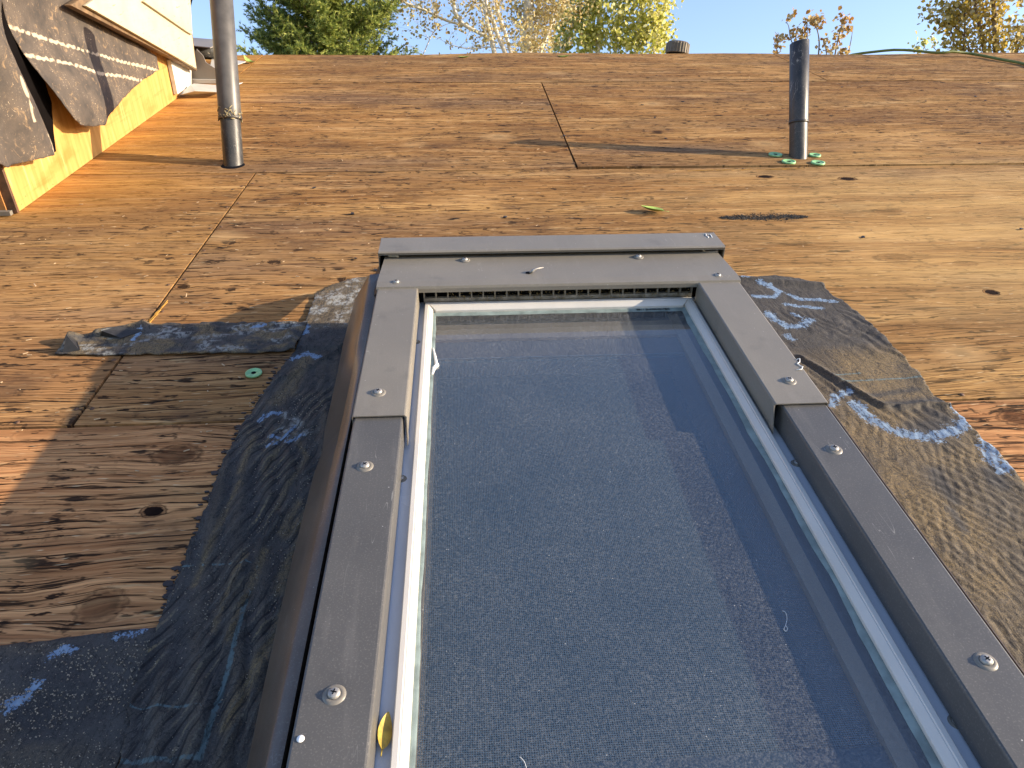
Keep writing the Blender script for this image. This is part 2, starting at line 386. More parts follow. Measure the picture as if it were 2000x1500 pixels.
def mat_membrane():
    t = NT('asphalt_membrane'); o = t.oc()
    grit = t.attr('grit'); mark = t.attr('mark'); teal = t.attr('teal'); pale = t.attr('pale')
    n1 = t.noise(o, 900, 3, .7); n2 = t.noise(o, 120, 4, .6); n3 = t.noise(o, 14, 4, .6); n4 = t.noise(o, 330, 3, .7)
    c = t.mix(t.ramp(n3, .35, .65), (.030, .029, .030), (.060, .056, .052))
    c = t.mix(t.ramp(n1, .56, .68, 0, .6), c, (.17, .15, .12)); c = t.mix(t.ramp(n4, .42, .34, 0, .7), c, (.010, .010, .011))
    gm = t.math('MULTIPLY', grit, t.ramp(n4, .30, .60, .15, 1.0))  # grit colour; on the left strip it also carries painted glints
    c = t.mix(gm, c, t.mix(t.ramp(n1, .35, .65), (.075, .052, .028), (.30, .21, .095)))
    pm = t.math('MULTIPLY', pale, t.ramp(n2, .44, .56))
    c = t.mix(pm, c, t.mix(n4, (.22, .215, .19), (.36, .36, .34)))
    mm = t.ramp(t.math('ADD', mark, t.math('MULTIPLY', t.math('ADD', t.math('SUBTRACT', n2, .5), t.math('SUBTRACT', n4, .5)), 1.9)), .70, .80)
    c = t.mix(mm, c, t.mix(t.ramp(n2, .3, .7), (.10, .17, .29), (.24, .32, .41)))
    tm = t.ramp(t.math('ADD', teal, t.math('MULTIPLY', t.math('SUBTRACT', n4, .5), .9)), .55, .75)
    c = t.mix(t.math('MULTIPLY', tm, .65), c, (.12, .19, .20))
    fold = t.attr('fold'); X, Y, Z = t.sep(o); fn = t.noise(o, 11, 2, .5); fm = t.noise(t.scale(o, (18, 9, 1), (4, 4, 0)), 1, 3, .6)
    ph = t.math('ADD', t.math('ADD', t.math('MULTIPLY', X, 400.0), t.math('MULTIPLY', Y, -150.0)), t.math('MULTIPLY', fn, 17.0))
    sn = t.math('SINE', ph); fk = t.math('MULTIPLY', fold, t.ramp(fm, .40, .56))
    c = t.mix(t.math('MULTIPLY', t.math('MULTIPLY', t.ramp(sn, .70, .95), fk), t.ramp(n4, .35, .6)), c, t.mix(t.ramp(fm, .5, .7), (.10, .095, .085), (.24, .18, .085)))  # wrinkle crests painted lighter, standing in for highlights
    c = t.mix(t.math('MULTIPLY', t.ramp(sn, -.78, -.96, 0, .85), fk), c, (.005, .005, .006))  # wrinkle valleys painted near black in place of shade
    wv = t.noise(t.scale(o, (34, 10, 10)), 1, 4, .6, 1.6)
    c = t.mix(t.ramp(t.math('ABSOLUTE', t.math('SUBTRACT', wv, .5)), .018, 0, 0, .75), c, (.008, .008, .009))  # thin black crease lines, their shade put into the colour
    h = t.math('ADD', t.math('MULTIPLY', t.math('MULTIPLY', sn, fk), .55), t.math('ADD', t.math('MULTIPLY', n1, .25), t.math('ADD', t.math('MULTIPLY', wv, 1.2), t.math('MULTIPLY', n2, .45))))
    return t.done(t.bsdf(c, t.ramp(n2, .3, .7, .62, .88), 0, t.bump(h, .75, .0022), .35))

def mat_metal(name, a, b, rough=.4, spec=.5, scratches=True, dust=.25, coat=0):
    t = NT(name); o = t.oc()
    n = t.noise(o, 9, 4); f = t.noise(o, 600, 2)
    c = t.mix(t.ramp(n, .3, .7), a, b)
    c = t.mix(t.ramp(f, .55, .8, 0, dust), c, (.42, .39, .34))
    if scratches:
        w = t.noise(t.scale(o, (60, 4.5, 60)), 1, 2, .4, .2)
        k = t.ramp(t.math('ABSOLUTE', t.math('SUBTRACT', w, .5)), .0022, 0)
        k = t.math('MULTIPLY', k, t.ramp(t.noise(o, 22, 2), .52, .62))
        c = t.mix(t.math('MULTIPLY', k, .35), c, (.55, .53, .48)); st = t.noise(t.scale(o, (70, 7, 70), (5, 5, 5)), 1, 4, .6); c = t.mix(t.ramp(st, .56, .74, 0, .13), c, (.30, .28, .25)); c = t.mix(t.ramp(t.noise(o, 26, 5, .65), .58, .72, 0, .35), c, tuple(v*.6 for v in a))
        d = t.ramp(t.vor(o, 95), .055, .03); d = t.math('MULTIPLY', d, t.ramp(t.noise(o, 40, 1), .5, .56))
        c = t.mix(d, c, (.66, .64, .60))
        d2 = t.math('MULTIPLY', t.ramp(t.vor(t.scale(o, (1, 1, 1), (3, 3, 3)), 70), .05, .03), t.ramp(t.noise(o, 30, 1), .56, .6))
        c = t.mix(d2, c, (.04, .035, .03))
    r = t.ramp(n, .2, .8, rough*.85, rough*1.2)
    bn = t.noise(o, 12, 2)
    return t.done(t.bsdf(c, r, 0, t.bump(bn, .08, .01), spec, **({'Coat Weight': coat, 'Coat Roughness': .25} if coat else {})))

def mat_felt():
    t = NT('roofing_felt'); o = t.oc(); line = t.attr('line')
    n = t.noise(o, 14, 5, .6); f = t.noise(o, 160, 4, .65); s2 = t.noise(o, 30, 6, .75, 1.5)
    c = t.mix(t.ramp(n, .35, .65), (.060, .052, .047), (.115, .092, .074))
    c = t.mix(t.ramp(s2, .56, .68, 0, .55), c, (.42, .28, .15))
    c = t.mix(t.math('MULTIPLY', t.ramp(t.noise(o, 260, 3, .6), .64, .70), t.ramp(n, .48, .6)), c, (.72, .58, .40))
    c = t.mix(t.ramp(t.math('ADD', line, t.math('MULTIPLY', t.math('SUBTRACT', n, .5), .5)), .30, .60), c, (.47, .39, .28))
    return t.done(t.bsdf(c, .85, 0, t.bump(t.math('ADD', f, n), .5, .002), .2))

def mat_pipe():
    t = NT('weathered_abs_plastic'); o = t.oc()
    n = t.noise(t.scale(o, (40, 40, 6)), 1, 4, .6); w = t.noise(t.scale(o, (60, 60, 9), (3, 1, 0)), 1, 3, .5, .8)
    c = t.mix(t.ramp(n, .35, .7), (.018, .018, .018), (.050, .048, .045))
    k = t.ramp(t.math('ABSOLUTE', t.math('SUBTRACT', w, .5)), .012, 0); k = t.math('MULTIPLY', k, t.ramp(t.noise(o, 11, 2), .5, .6))
    c = t.mix(k, c, (.45, .41, .34))
    c = t.mix(t.math('MULTIPLY', t.ramp(t.noise(o, 500, 2), .62, .7), .5), c, (.26, .23, .19))
    return t.done(t.bsdf(c, t.ramp(n, .3, .7, .32, .5), 0, t.bump(n, .15, .002), .5))

def mat_siding():
    t = NT('weathered_cream_paint'); o = t.oc()
    g = t.noise(t.scale(o, (10, 16, 150)), 1, 4, .6); n = t.noise(o, 9, 4); x, y, z = t.sep(o)
    c = t.mix(t.ramp(n, .3, .7), (.44, .385, .26), (.54, .485, .34))
    c = t.mix(t.ramp(g, .36, .30, 0, .8), c, (.24, .16, .09))
    c = t.mix(t.ramp(n, .60, .72, 0, .45), c, (.52, .33, .16))
    return t.done(t.bsdf(c, .7, 0, t.bump(g, .4, .002), .3))

def mat_freshply():
    t = NT('fresh_plywood'); o = t.oc()
    g = t.noise(t.scale(o, (4, 3.5, 60)), 1, 4, .6); n = t.noise(t.scale(o, (1, 1, 3)), 5, 4); v = t.noise(t.scale(o, (30, 55, 5)), 1, 3)
    c = t.mix(t.ramp(v, .35, .65), (.44, .23, .060), (.58, .34, .105))
    c = t.mix(t.ramp(g, .42, .32, 0, .5), c, (.36, .16, .04)); c = t.mix(t.ramp(n, .54, .68, 0, .6), c, (.38, .16, .03)); c = t.mix(t.ramp(v, .62, .70, 0, .5), c, (.70, .50, .22))
    c = t.mix(t.ramp(t.noise(o, 60, 2), .70, .74, 0, .7), c, (.12, .05, .02))
    return t.done(t.bsdf(c, .7, 0, t.bump(v, .2, .001), .3))

def mat_glass():
    t = NT('dusty_window_glass'); o = t.oc()
    fr = t.n('Fresnel'); fr.inputs[0].default_value = 1.5
    tr = t.n('BsdfTransparent'); tr.inputs[0].default_value = (.72, .80, .84, 1)
    gl = t.n('BsdfGlossy'); gl.inputs['Roughness'].default_value = .035; gl.inputs[0].default_value = (.94, .97, 1, 1)
    geo = t.n('NewGeometry'); fr.inputs[0].default_value = 1.5
    f2 = t.math('MULTIPLY', t.math('MULTIPLY', fr.outputs[0], 1.9, clamp=True), t.math('SUBTRACT', 1.0, geo.outputs['Backfacing']))
    m1 = t.n('MixShader'); t.L(f2, m1.inputs[0]); t.L(tr.outputs[0], m1.inputs[1]); t.L(gl.outputs[0], m1.inputs[2])
    # dust
    x, y, z = t.sep(o)
    a = t.noise(o, 620, 3, .75); b = t.noise(o, 260, 3, .7); c = t.noise(o, 7, 4, .6)
    fl = t.ramp(t.vor(o, 150), .10, .05); fl = t.math('MULTIPLY', fl, t.ramp(t.noise(o, 55, 2), .52, .60))
    dm = t.math('ADD', t.ramp(a, .44, .62, .12, .95), t.ramp(b, .50, .68, 0, .45))
    dm = t.math('MULTIPLY', dm, t.ramp(c, .25, .75, .55, 1.15))
    dm = t.math('MULTIPLY', dm, t.ramp(y, .30, .95, .22, 1.0))
    dm = t.math('MAXIMUM', dm, fl, clamp=True)
    df = t.n('BsdfDiffuse'); df.inputs[0].default_value = (.46, .46, .44, 1)
    m2 = t.n('MixShader'); t.L(t.math('MULTIPLY', t.math('MULTIPLY', dm, .72), t.math('SUBTRACT', 1.0, geo.outputs['Backfacing'])), m2.inputs[0]); t.L(m1.outputs[0], m2.inputs[1]); t.L(df.outputs[0], m2.inputs[2])
    return t.done(m2.outputs[0])

def mat_screen():
    t = NT('insect_screen_mesh'); o = t.oc(); x, y, z = t.sep(o)
    P = .00185
    nx = t.math('MULTIPLY', t.math('SUBTRACT', t.noise(o, 9, 2), .5), .004)
    def grid(c):
        f = t.math('FRACT', t.math('DIVIDE', t.math('ADD', c, t.math('ADD', nx, 5.0)), P))
        return t.math('LESS_THAN', f, .36)
    g = t.math('MAXIMUM', grid(x), grid(y))
    tr = t.n('BsdfTransparent'); b = t.bsdf((.15, .185, .22), .5, 0, None, .4)
    m = t.n('MixShader'); t.L(g, m.inputs[0]); t.L(tr.outputs[0], m.inputs[1]); t.L(b, m.inputs[2])
    return t.done(m.outputs[0])

def mat_leaf(name, cols, trans=.45):
    t = NT(name); a = t.attr('shade')
    c = t.mix(t.ramp(a, 0, .5), cols[0], cols[1]); c = t.mix(t.ramp(a, .5, 1), c, cols[2])
    d = t.bsdf(c, .5, 0, None, .35); tl = t.n('BsdfTranslucent'); t.L(c, tl.inputs[0])
    m = t.n('MixShader'); m.inputs[0].default_value = trans; t.L(d, m.inputs[1]); t.L(tl.outputs[0], m.inputs[2])
    return t.done(m.outputs[0])

def mat_bark(name, a, b, dark, sc=(30, 30, 8)):
    t = NT(name); o = t.oc(); n = t.noise(t.scale(o, sc), 1, 4); k = t.noise(t.scale(o, (14, 14, 60)), 1, 3)
    c = t.mix(t.ramp(n, .35, .65), a, b); c = t.mix(t.ramp(k, .66, .74, 0, .7), c, dark)
    return t.done(t.bsdf(c, .8, 0, t.bump(n, .4, .004), .2))

PLY = mat_plywood(); MEM = mat_membrane(); FELT = mat_felt(); PIPE = mat_pipe(); SIDE = mat_siding(); FRESH = mat_freshply()
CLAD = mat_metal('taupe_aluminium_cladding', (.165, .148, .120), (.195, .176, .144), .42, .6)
CLADL = mat_metal('cladding_reflection_darkened', (.074, .071, .066), (.092, .088, .081), .38, .6)  # same cladding, darker: weaker sky reflection on lower pieces put into the colour
CLADIN = simple('dark_cladding_return', (.045, .042, .038), .5)
FLASH = mat_metal('brown_flashing', (.085, .062, .044), (.135, .098, .068), .30, .8, True, .3)
SASH = mat_metal('grey_sash_paint', (.48, .52, .58), (.56, .60, .66), .25, .8, False, .12)
BEAD = mat_metal('white_glazing_bead', (.50, .475, .43), (.58, .555, .51), .32, .6, False, .1)
SEAL = simple('green_sealant', (.20, .25, .235), .45, var=.3, sc=60)
GLASS = mat_glass(); MESH = mat_screen()
DARK = simple('dark_void', (.008, .009, .012), .9, spec=.05)
INW = NT('stained_inner_wood'); _g = INW.noise(INW.scale(INW.oc(), (40, 5, 160)), 1, 3)
INW = INW.done(INW.bsdf(INW.mix(_g, (.34, .18, .11), (.62, .38, .25)), .5, 0, None, .4))
STEEL = simple('zinc_screw', (.36, .345, .32), .48, .5, var=.2, sc=300)
RUBBER = simple('grey_rubber_washer', (.16, .155, .145), .5)
WHITE = simple('white_paint_mark', (.80, .80, .78), .6, var=.05)
GREEN = simple('pale_green_plastic', (.24, .48, .22), .45, var=.25, sc=120)
GRITM = NT('loose_mineral_grit'); _r = GRITM.noise(GRITM.oc(), 700, 1)
GRITM = GRITM.done(GRITM.bsdf(GRITM.mix(GRITM.ramp(_r, .4, .6), (.04, .037, .037), (.42, .36, .28)), .7))
TAR = simple('dark_tar', (.020, .019, .020), .5, var=.3, sc=200)
GALV = mat_metal('weathered_pale_metal', (.46, .44, .40), (.60, .57, .51), .38, .6, False, .2)
GREYM = mat_metal('tan_grey_sheet_metal', (.20, .175, .15), (.26, .23, .19), .4, .5, False, .2)
OLD = simple('aged_orange_wood', (.38, .17, .05), .7, var=.45, sc=25, bump=.3)
OLD2 = simple('dark_aged_wood', (.10, .05, .025), .7, var=.5, sc=40, bump=.3)
GRASS = simple('lawn_grass', (.055, .075, .025), .9, var=.4, sc=.6)
WALLP = simple('house_stucco', (.45, .40, .33), .85, var=.08, sc=3, bump=.2)
SHING = simple('grey_shingle', (.12, .11, .10), .9, var=.3, sc=4, bump=.4)

# ------------------------------------------------------------------ ground
g = MB(); g.add([(-600, -600, -4.6), (600, -600, -4.6), (600, 600, -4.6), (-600, 600, -4.6)], [(0, 1, 2, 3)])
go = g.build('ground', GRASS, roof=False); tag(go, kind='structure')

# ------------------------------------------------------------------ house with the stripped roof
RIDGE = 4.055; ROWS = [-1.52, -.30, .925, 2.143, 3.365, RIDGE]
house = thing('house', 'house with its roof stripped down to bare weathered brown plywood', 'house')
SEAMS = [[-3.5, -1.1, 1.34, 3.78, 6.0], [-3.5, -2.3, .14, 2.58, 6.0], [-3.5, -.590, 1.85, 4.29, 6.0], [-3.5, -2.1, .340, 2.78, 6.0], [-3.5, -.972, 1.612, 4.05, 6.0]]
def hump(u): return .004*math.sin(u*2.1+.5) + .003*math.sin(u*5.3)
for ri in range(5):
    v0, v1 = ROWS[ri], ROWS[ri+1]
    for a, b in zip(SEAMS[ri][:-1], SEAMS[ri][1:]):
        nu = max(2, int((b-a)/.25)); G = .0024 if ri != 3 else .0020
        gap = .0052
        V = []; F = []; vs = [v0+G+.0006, v0+G+.3, v1-G-.3, v1-G-.0004] if v1-v0 > .8 else [v0+G, v1-G]
        wav = []
        for j, vv in enumerate(vs):
            for i in range(nu+1):
                u = a+gap/2+(b-a-gap)*i/nu; e = 0; h = 0
                if ri == 3 and j == 0 and a > .3 and a < .4: e = .013*max(0, 1-(u-a)/.9); h = .003
                if ri == 2 and j == 0: e = 0
                if ri == 4: h = .0015
                uu = u + (.010*(vv-2.75) if (ri == 3 and i == 0 and abs(a-.34) < .01) or (ri == 3 and i == nu and abs(b-.34) < .01) else 0)
                V.append((uu, vv+e, (hump(u)*(1 if ri == 4 else .0) if j == len(vs)-1 else 0)+h))
        n = nu+1; m = len(vs)
        V += [(p[0], p[1], p[2]-.012) for p in V]
        T = n*m
        for j in range(m-1):
            for i in range(nu):
                q = j*n+i; F.append((q, q+1, q+n+1, q+n)); F.append((T+q, T+q+n, T+q+n+1, T+q+1))
        for i in range(nu): F.append((i, T+i, T+i+1, i+1)); q = (m-1)*n+i; F.append((q, q+1, T+q+1, T+q))
        for j in range(m-1): q = j*n; F.append((q, q+n, T+q+n, T+q)); q = j*n+nu; F.append((q, T+q, T+q+n, q+n))
        MB().add(V, F).build('plywood_sheet', PLY, house)
# back slope, rafters void, walls
MB().box((-3.5, -1.52, -.05), (6.0, RIDGE-.03, -.0165)).build('rafter_void_shade', DARK, house)  # black slab; shade seen through the sheet gaps is put into its colour
rw = R3 @ Vector((0, RIDGE, 0)); ev = R3 @ Vector((0, -1.52, 0)); Rinv = R3.inverted()
def w2r(p): return Rinv @ Vector(p)
bk = [w2r((-3.5, rw.y+.005, rw.z-.005)), w2r((6, rw.y+.005, rw.z-.005)), w2r((6, rw.y*2-ev.y, ev.z)), w2r((-3.5, rw.y*2-ev.y, ev.z))]
MB().prism(bk, w2r((0, 0, -.02))).build('back_slope', PLY, house)
for (x0, y0, x1, y1) in ((-3.4, ev.y+.35, 5.9, ev.y+.5), (-3.4, rw.y*2-ev.y-.5, 5.9, rw.y*2-ev.y-.35)):
    c = [w2r(p) for p in ((x0, y0, -4.6), (x1, y0, -4.6), (x1, y1, -4.6), (x0, y1, -4.6))]
    MB().prism(c, w2r((0, 0, 4.6+ev.z+.02))).build('wall', WALLP, house)
for x0 in (-3.4, 5.75):
    c = [w2r((x0, y, z)) for y, z in ((ev.y+.5, -4.6), (rw.y*2-ev.y-.5, -4.6), (rw.y*2-ev.y-.5, ev.z), (rw.y, rw.z-.10), (ev.y+.5, ev.z+.02))]
    MB().prism(c, w2r((.15, 0, 0))).build('gable_wall', WALLP, house)
# amber slivers packed in two joints, raised splinters, nails
nail = MB().lathe([(0, .0012), (.0036, .0010), (.0038, 0)], (0, 0, 0), n=8); nail_o = nail.build('nail_head', OLD2, house); nail_me = nail_o.data
bpy.data.objects.remove(nail_o)
nails = []
for (u0, vv0, vv1) in ((-.600, .97, 2.1), (-.578, .97, 2.1), (.330, 2.2, 3.3), (.352, 2.2, 3.3)):
    v = vv0
    while v < vv1: nails.append((u0+random.uniform(-.002, .002), v)); v += random.uniform(.14, .17)
for k in range(26): nails.append((random.uniform(-.95, 2.0), random.choice((2.13, 2.156, .94, 3.35, 3.38))+random.uniform(-.003, .003)))
for u, v in nails:
    put('nail_head', nail_me, house, at((u, v, .0002 if True else 0), random.random()*6))
sl = MB()
for (p0, p1) in (((330, 585), (292, 632)), ((1335, 334), (1560, 330))):
    a, b = onw(*p0), onw(*p1); n = 14
    for k in range(n):
        q = a.lerp(b, (k+random.random())/n); d = (b-a).normalized(); L = random.uniform(.02, .06)
        q.z = .0005; s0 = q+Vector((random.uniform(-.002, .002), random.uniform(-.002, .002), 0)); s1 = s0 + d*L + Vector((0, 0, random.uniform(0, .004)))
        sl.tube([s0, s1], [.0008, .0003], 4, True, False)
sl.build('packed_sliver', simple('amber_sliver', (.50, .27, .05), .6), house)['kind'] = 'stuff'

# wood chips scattered over the deck
ch = MB()
for k in range(300):
    u = random.uniform(-1.05, 2.6); v = random.uniform(1.25, 3.9)
    if random.random() < .35: u = random.uniform(-1.0, -.2); v = random.uniform(.8, 1.9)
    L = random.uniform(.002, .010); a = random.uniform(-.5, .5) if random.random() < .7 else random.uniform(0, 3.14)
    d = Vector((math.cos(a), math.sin(a), random.uniform(-.05, .25)))*L; w = random.uniform(.0005, .0013)
    p = Vector((u, v, .002)); n = Vector((-d.y, d.x, 0)).normalized()*w
    ch.prism([p-n, p+n, p+d+n*.4, p+d-n*.6], (0, 0, .0012))
tag(ch.build('wood_chips', simple('pale_wood_chip', (.50, .35, .20), .7, var=.3, sc=90)), 'tiny pale wood splinters scattered over the plywood deck', 'debris', kind='stuff')

fs_ = MB()
for k in range(55):
    u = random.uniform(-1.0, 2.4); v = random.uniform(.95, 3.9); rr = random.uniform(.002, .006); ph = random.random()*6
    fs_.prism([(u+math.cos(ph+q*1.05)*rr*random.uniform(.6, 1.4), v+math.sin(ph+q*1.05)*rr*random.uniform(.6, 1.4), .0006+random.random()*.002) for q in range(6)], (0, 0, .0012))
tag(fs_.build('felt_scraps', TAR), 'small black felt scraps left on the stripped plywood deck', 'debris', kind='stuff')

# ------------------------------------------------------------------ membranes
def strokes(lst, w=0):
    return [([onw(x, y, w) for x, y in pts], wd) for pts, wd in lst]
def stroke_attr(lst):
    def f(P):
        r = np.zeros(len(P))
        for pts, wd in lst:
            d, _ = dist_poly(P, pts); r = np.maximum(r, np.clip(1.25 - d/wd*.75, 0, 1)*(d < wd*1.7))
        return r
    return f
zero = lambda P: np.zeros(len(P))
def ss(x, a, b): t = np.clip((x-a)/(b-a), 0, 1); return t*t*(3-2*t)

# right-hand membrane
pr = [onw(*p) for p in ((1478, 545), (1512, 541), (1560, 546), (1598, 558), (1628, 580), (1662, 606), (1700, 640), (1730, 668), (1760, 700), (1790, 730), (1812, 765), (1845, 795), (1880, 825), (1925, 870), (1960, 905), (1995, 950))]
pr = [(p.x, p.y) for p in pr] + [(.745, .5), (.742, .2), (.74, -.45), (.425, -.45), (.425, 1.385)]
crease = [onw(*p) for p in ((1560, 705), (1590, 722), (1640, 752), (1690, 783), (1722, 800), (1770, 803), (1810, 797), (1860, 803))]
MK_R = strokes([([(1450, 549), (1478, 547)], .006), ([(1470, 581), (1512, 583), (1522, 573), (1502, 562), (1482, 557)], .009), ([(1543, 579), (1560, 588), (1600, 589), (1628, 592)], .008),
    ([(1535, 598), (1560, 601), (1605, 606)], .007), ([(1500, 616), (1512, 628), (1535, 641), (1562, 643), (1582, 629)], .011), ([(1545, 617), (1565, 625)], .006), ([(1535, 658), (1545, 666)], .008),
    ([(1622, 795), (1632, 778), (1655, 770)], .009), ([(1672, 795), (1690, 818), (1730, 840), (1780, 855), (1830, 858), (1870, 842), (1888, 820), (1868, 806)], .014),
    ([(1926, 868), (1935, 900), (1952, 920), (1985, 914)], .015), ([(1905, 842), (1925, 850)], .006), ([(1700, 632), (1712, 640)], .004)])
DK_R = strokes([([(1700, 777), (1790, 764)], .006), ([(1735, 797), (1858, 783)], .010), ([(1822, 925), (1838, 955), (1862, 985)], .010), ([(1930, 925), (1950, 950)], .012), ([(1855, 1000), (1880, 1040)], .006), ([(1790, 845), (1850, 830), (1820, 812)], .018)])
def h_right(P):
    u, v = P[:, 0], P[:, 1]; d, s = dist_poly(P, crease)
    w = fbm(u*9+v*2, v*5, 5)
    wr = np.abs(np.sin((u*190 + v*70 + w*26)))**.9*.0022*ss(fbm(u*8, v*6, 9), .38, .6)
    wr2 = np.abs(np.sin((v*170 - u*40 + w*24)))**.8*.0010*ss(fbm(u*7, v*7, 19), .45, .62)
    lip = np.exp(-(d/.010)**2)*.008*(s > 0) + np.exp(-(d/.004)**2)*.010*(s <= 0)*.3
    fan = np.abs(np.sin(u*150+v*60+w*8))*.0028*np.exp(-(d/.05)**2)*(s <= 0)
    edge = np.exp(-((u-.755)/.02)**2)*.002
    top = np.exp(-((v-1.375+(u-.56)*.25)/.012)**2)*.008
    return .0012 + wr + wr2 + lip + fan + top + edge + fbm(u*30, v*30, 2)*.0012
dk = stroke_attr(DK_R)
def grit_r(P):
    u, v = P[:, 0], P[:, 1]; n = fbm(u*12, v*9, 4)
    g = ss(v, 1.12, 1.04) * (.45+.55*ss(n, .3, .55))
    d, s = dist_poly(P, crease); g = g*(1-.5*np.exp(-(d/.012)**2))
    return np.clip(g*(1-.9*np.clip(dk(P), 0, 1)), .10, 1)
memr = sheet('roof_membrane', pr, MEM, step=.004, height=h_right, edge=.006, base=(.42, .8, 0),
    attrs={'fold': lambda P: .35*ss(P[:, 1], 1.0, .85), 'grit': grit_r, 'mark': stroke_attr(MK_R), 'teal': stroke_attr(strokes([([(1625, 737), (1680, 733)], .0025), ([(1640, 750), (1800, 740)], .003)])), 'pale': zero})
tag(memr, 'wrinkled sand coated membrane strip with blue arc marks right of the skylight', 'roof membrane')

# left-hand membrane strip
pl = [onw(*p) for p in ((742, 534), (735, 541), (690, 547), (650, 560), (617, 578), (600, 625), (590, 655), (577, 690), (540, 735), (515, 775), (480, 825), (455, 875), (440, 905), (418, 955), (400, 1003), (370, 1080), (350, 1130), (325, 1185), (310, 1228), (285, 1300), (262, 1380), (240, 1500))]
pl = [(p.x, p.y) for p in pl] + [(-.318, .2), (-.31, -.45), (-.14, -.45), (-.14, 1.43)]
creL = [[onw(*p) for p in q] for q in (((672, 678), (640, 700), (600, 722), (545, 745)), ((672, 680), (590, 683)), ((550, 1240), (500, 1330), (470, 1480)), ((540, 1010), (505, 1075), (470, 1180), (430, 1300), (380, 1480)),
                                        ((310, 1230), (285, 1290), (250, 1400)), ((480, 1105), (430, 1200), (400, 1290)))]
MK_L = strokes([([(520, 818), (545, 812)], .007), ([(575, 838), (555, 862), (530, 858)], .005), ([(590, 855), (560, 870)], .005), ([(525, 878), (540, 872)], .006), ([(595, 655), (600, 640)], .008), ([(575, 705), (600, 695), (625, 702)], .008), ([(508, 828), (515, 820)], .005)])
PALE = stroke_attr(strokes([([(560, 815), (583, 830), (570, 850), (550, 845)], .007), ([(600, 850), (580, 862)], .005)]))
GS = strokes([([(600, 700), (575, 745), (540, 790)], .011), ([(588, 720), (572, 775)], .006), ([(632, 960), (600, 1010), (560, 1050)], .006), ([(610, 1002), (590, 1060), (560, 1110), (545, 1160)], .006), ([(585, 985), (550, 1045)], .004),
    ([(575, 1150), (530, 1260), (490, 1330), (440, 1430)], .005), ([(560, 1180), (520, 1290), (450, 1420)], .004), ([(520, 1080), (480, 1180), (450, 1260)], .004), ([(480, 1090), (440, 1180), (420, 1240)], .003), ([(575, 850), (600, 900), (560, 960), (540, 1000)], .003),
    ([(545, 880), (520, 930)], .003), ([(470, 950), (440, 1010), (400, 1100)], .003), ([(500, 860), (470, 930)], .004), ([(420, 1060), (380, 1150)], .003)])
gold_glints = stroke_attr(GS)
def h_left(P):
    u, v = P[:, 0], P[:, 1]; w = fbm(u*10, v*4, 6)
    wr = np.abs(np.sin(u*95+v*22+w*9))**1.5*.0048*ss(fbm(u*6+4, v*5, 12), .3, .55)*ss(v, 1.2, .9)
    r = .0015 + wr + np.abs(np.sin(v*60+w*12))*.0012*ss(v, 1.0, 1.25) + fbm(u*30, v*30, 3)*.0012
    for c in creL:
        d, s = dist_poly(P, c); r = r + np.exp(-(d/.006)**2)*.005*(s > 0)
    return r
def crest_highlight(P):
    u, v = P[:, 0], P[:, 1]; w = fbm(u*10, v*4, 6)
    return np.abs(np.sin(u*95+v*22+w*9))**6*ss(fbm(u*6+4, v*5, 12), .3, .55)*ss(v, 1.2, .9)
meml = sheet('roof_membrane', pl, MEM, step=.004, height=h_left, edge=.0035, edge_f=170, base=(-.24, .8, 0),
    attrs={'grit': lambda P: np.clip(.10*ss(fbm(P[:, 0]*14, P[:, 1]*10, 8), .4, .6) + .20*crest_highlight(P) + .75*gold_glints(P) + .55*ss(P[:, 1], 1.19, 1.215), 0, 1),  # grit, plus gold glints and crest highlights painted in with it
           'fold': lambda P: ss(P[:, 1], 1.12, .95), 'mark': stroke_attr(MK_L), 'pale': lambda P: np.clip(PALE(P)+ss(P[:, 1], 1.19, 1.215)*ss(fbm(P[:, 0]*25, P[:, 1]*40, 21), .40, .55), 0, 1),  # pale top end: sunlit tone beyond the skylight's shadow is painted in
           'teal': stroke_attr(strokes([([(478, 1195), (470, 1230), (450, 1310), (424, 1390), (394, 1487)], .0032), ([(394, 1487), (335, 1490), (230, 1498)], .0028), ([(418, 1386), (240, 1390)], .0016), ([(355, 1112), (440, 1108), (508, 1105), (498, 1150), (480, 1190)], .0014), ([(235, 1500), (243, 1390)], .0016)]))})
tag(meml, 'dark wrinkled membrane strip with teal print lines left of the skylight', 'roof membrane')

# gritty sheet in the lower left corner
pg = [onw(*p) for p in ((330, 1222), (250, 1232), (190, 1240), (120, 1250), (60, 1258), (0, 1265), (-160, 1290))]
pg = [(p.x, p.y) for p in pg] + [(-1.5, .50), (-1.5, -.45), (-.33, -.45), (-.325, .45)]
MK_G = strokes([([(230, 1245), (270, 1240)], .005), ([(100, 1290), (125, 1270), (150, 1275)], .006), ([(15, 1375), (45, 1365), (75, 1340)], .008), ([(20, 1390), (28, 1385)], .006), ([(280, 1232), (288, 1228)], .004)])
memg = sheet('roof_membrane', [p for p in pg], MEM, step=.007, base=(-.6, .2, 0), edge=.004, th=.0005,
    height=lambda P: .0006+.0022*ss(fbm(P[:, 0]*9, P[:, 1]*22, 15), .42, .6)+fbm(P[:, 0]*45, P[:, 1]*45, 3)*.0018,
    attrs={'grit': lambda P: .25*ss(fbm(P[:, 0]*8, P[:, 1]*20, 5), .45, .6), 'mark': stroke_attr(MK_G), 'teal': zero, 'pale': zero})
tag(memg, 'gritty black membrane with blue stains in the lower left corner', 'roof membrane')

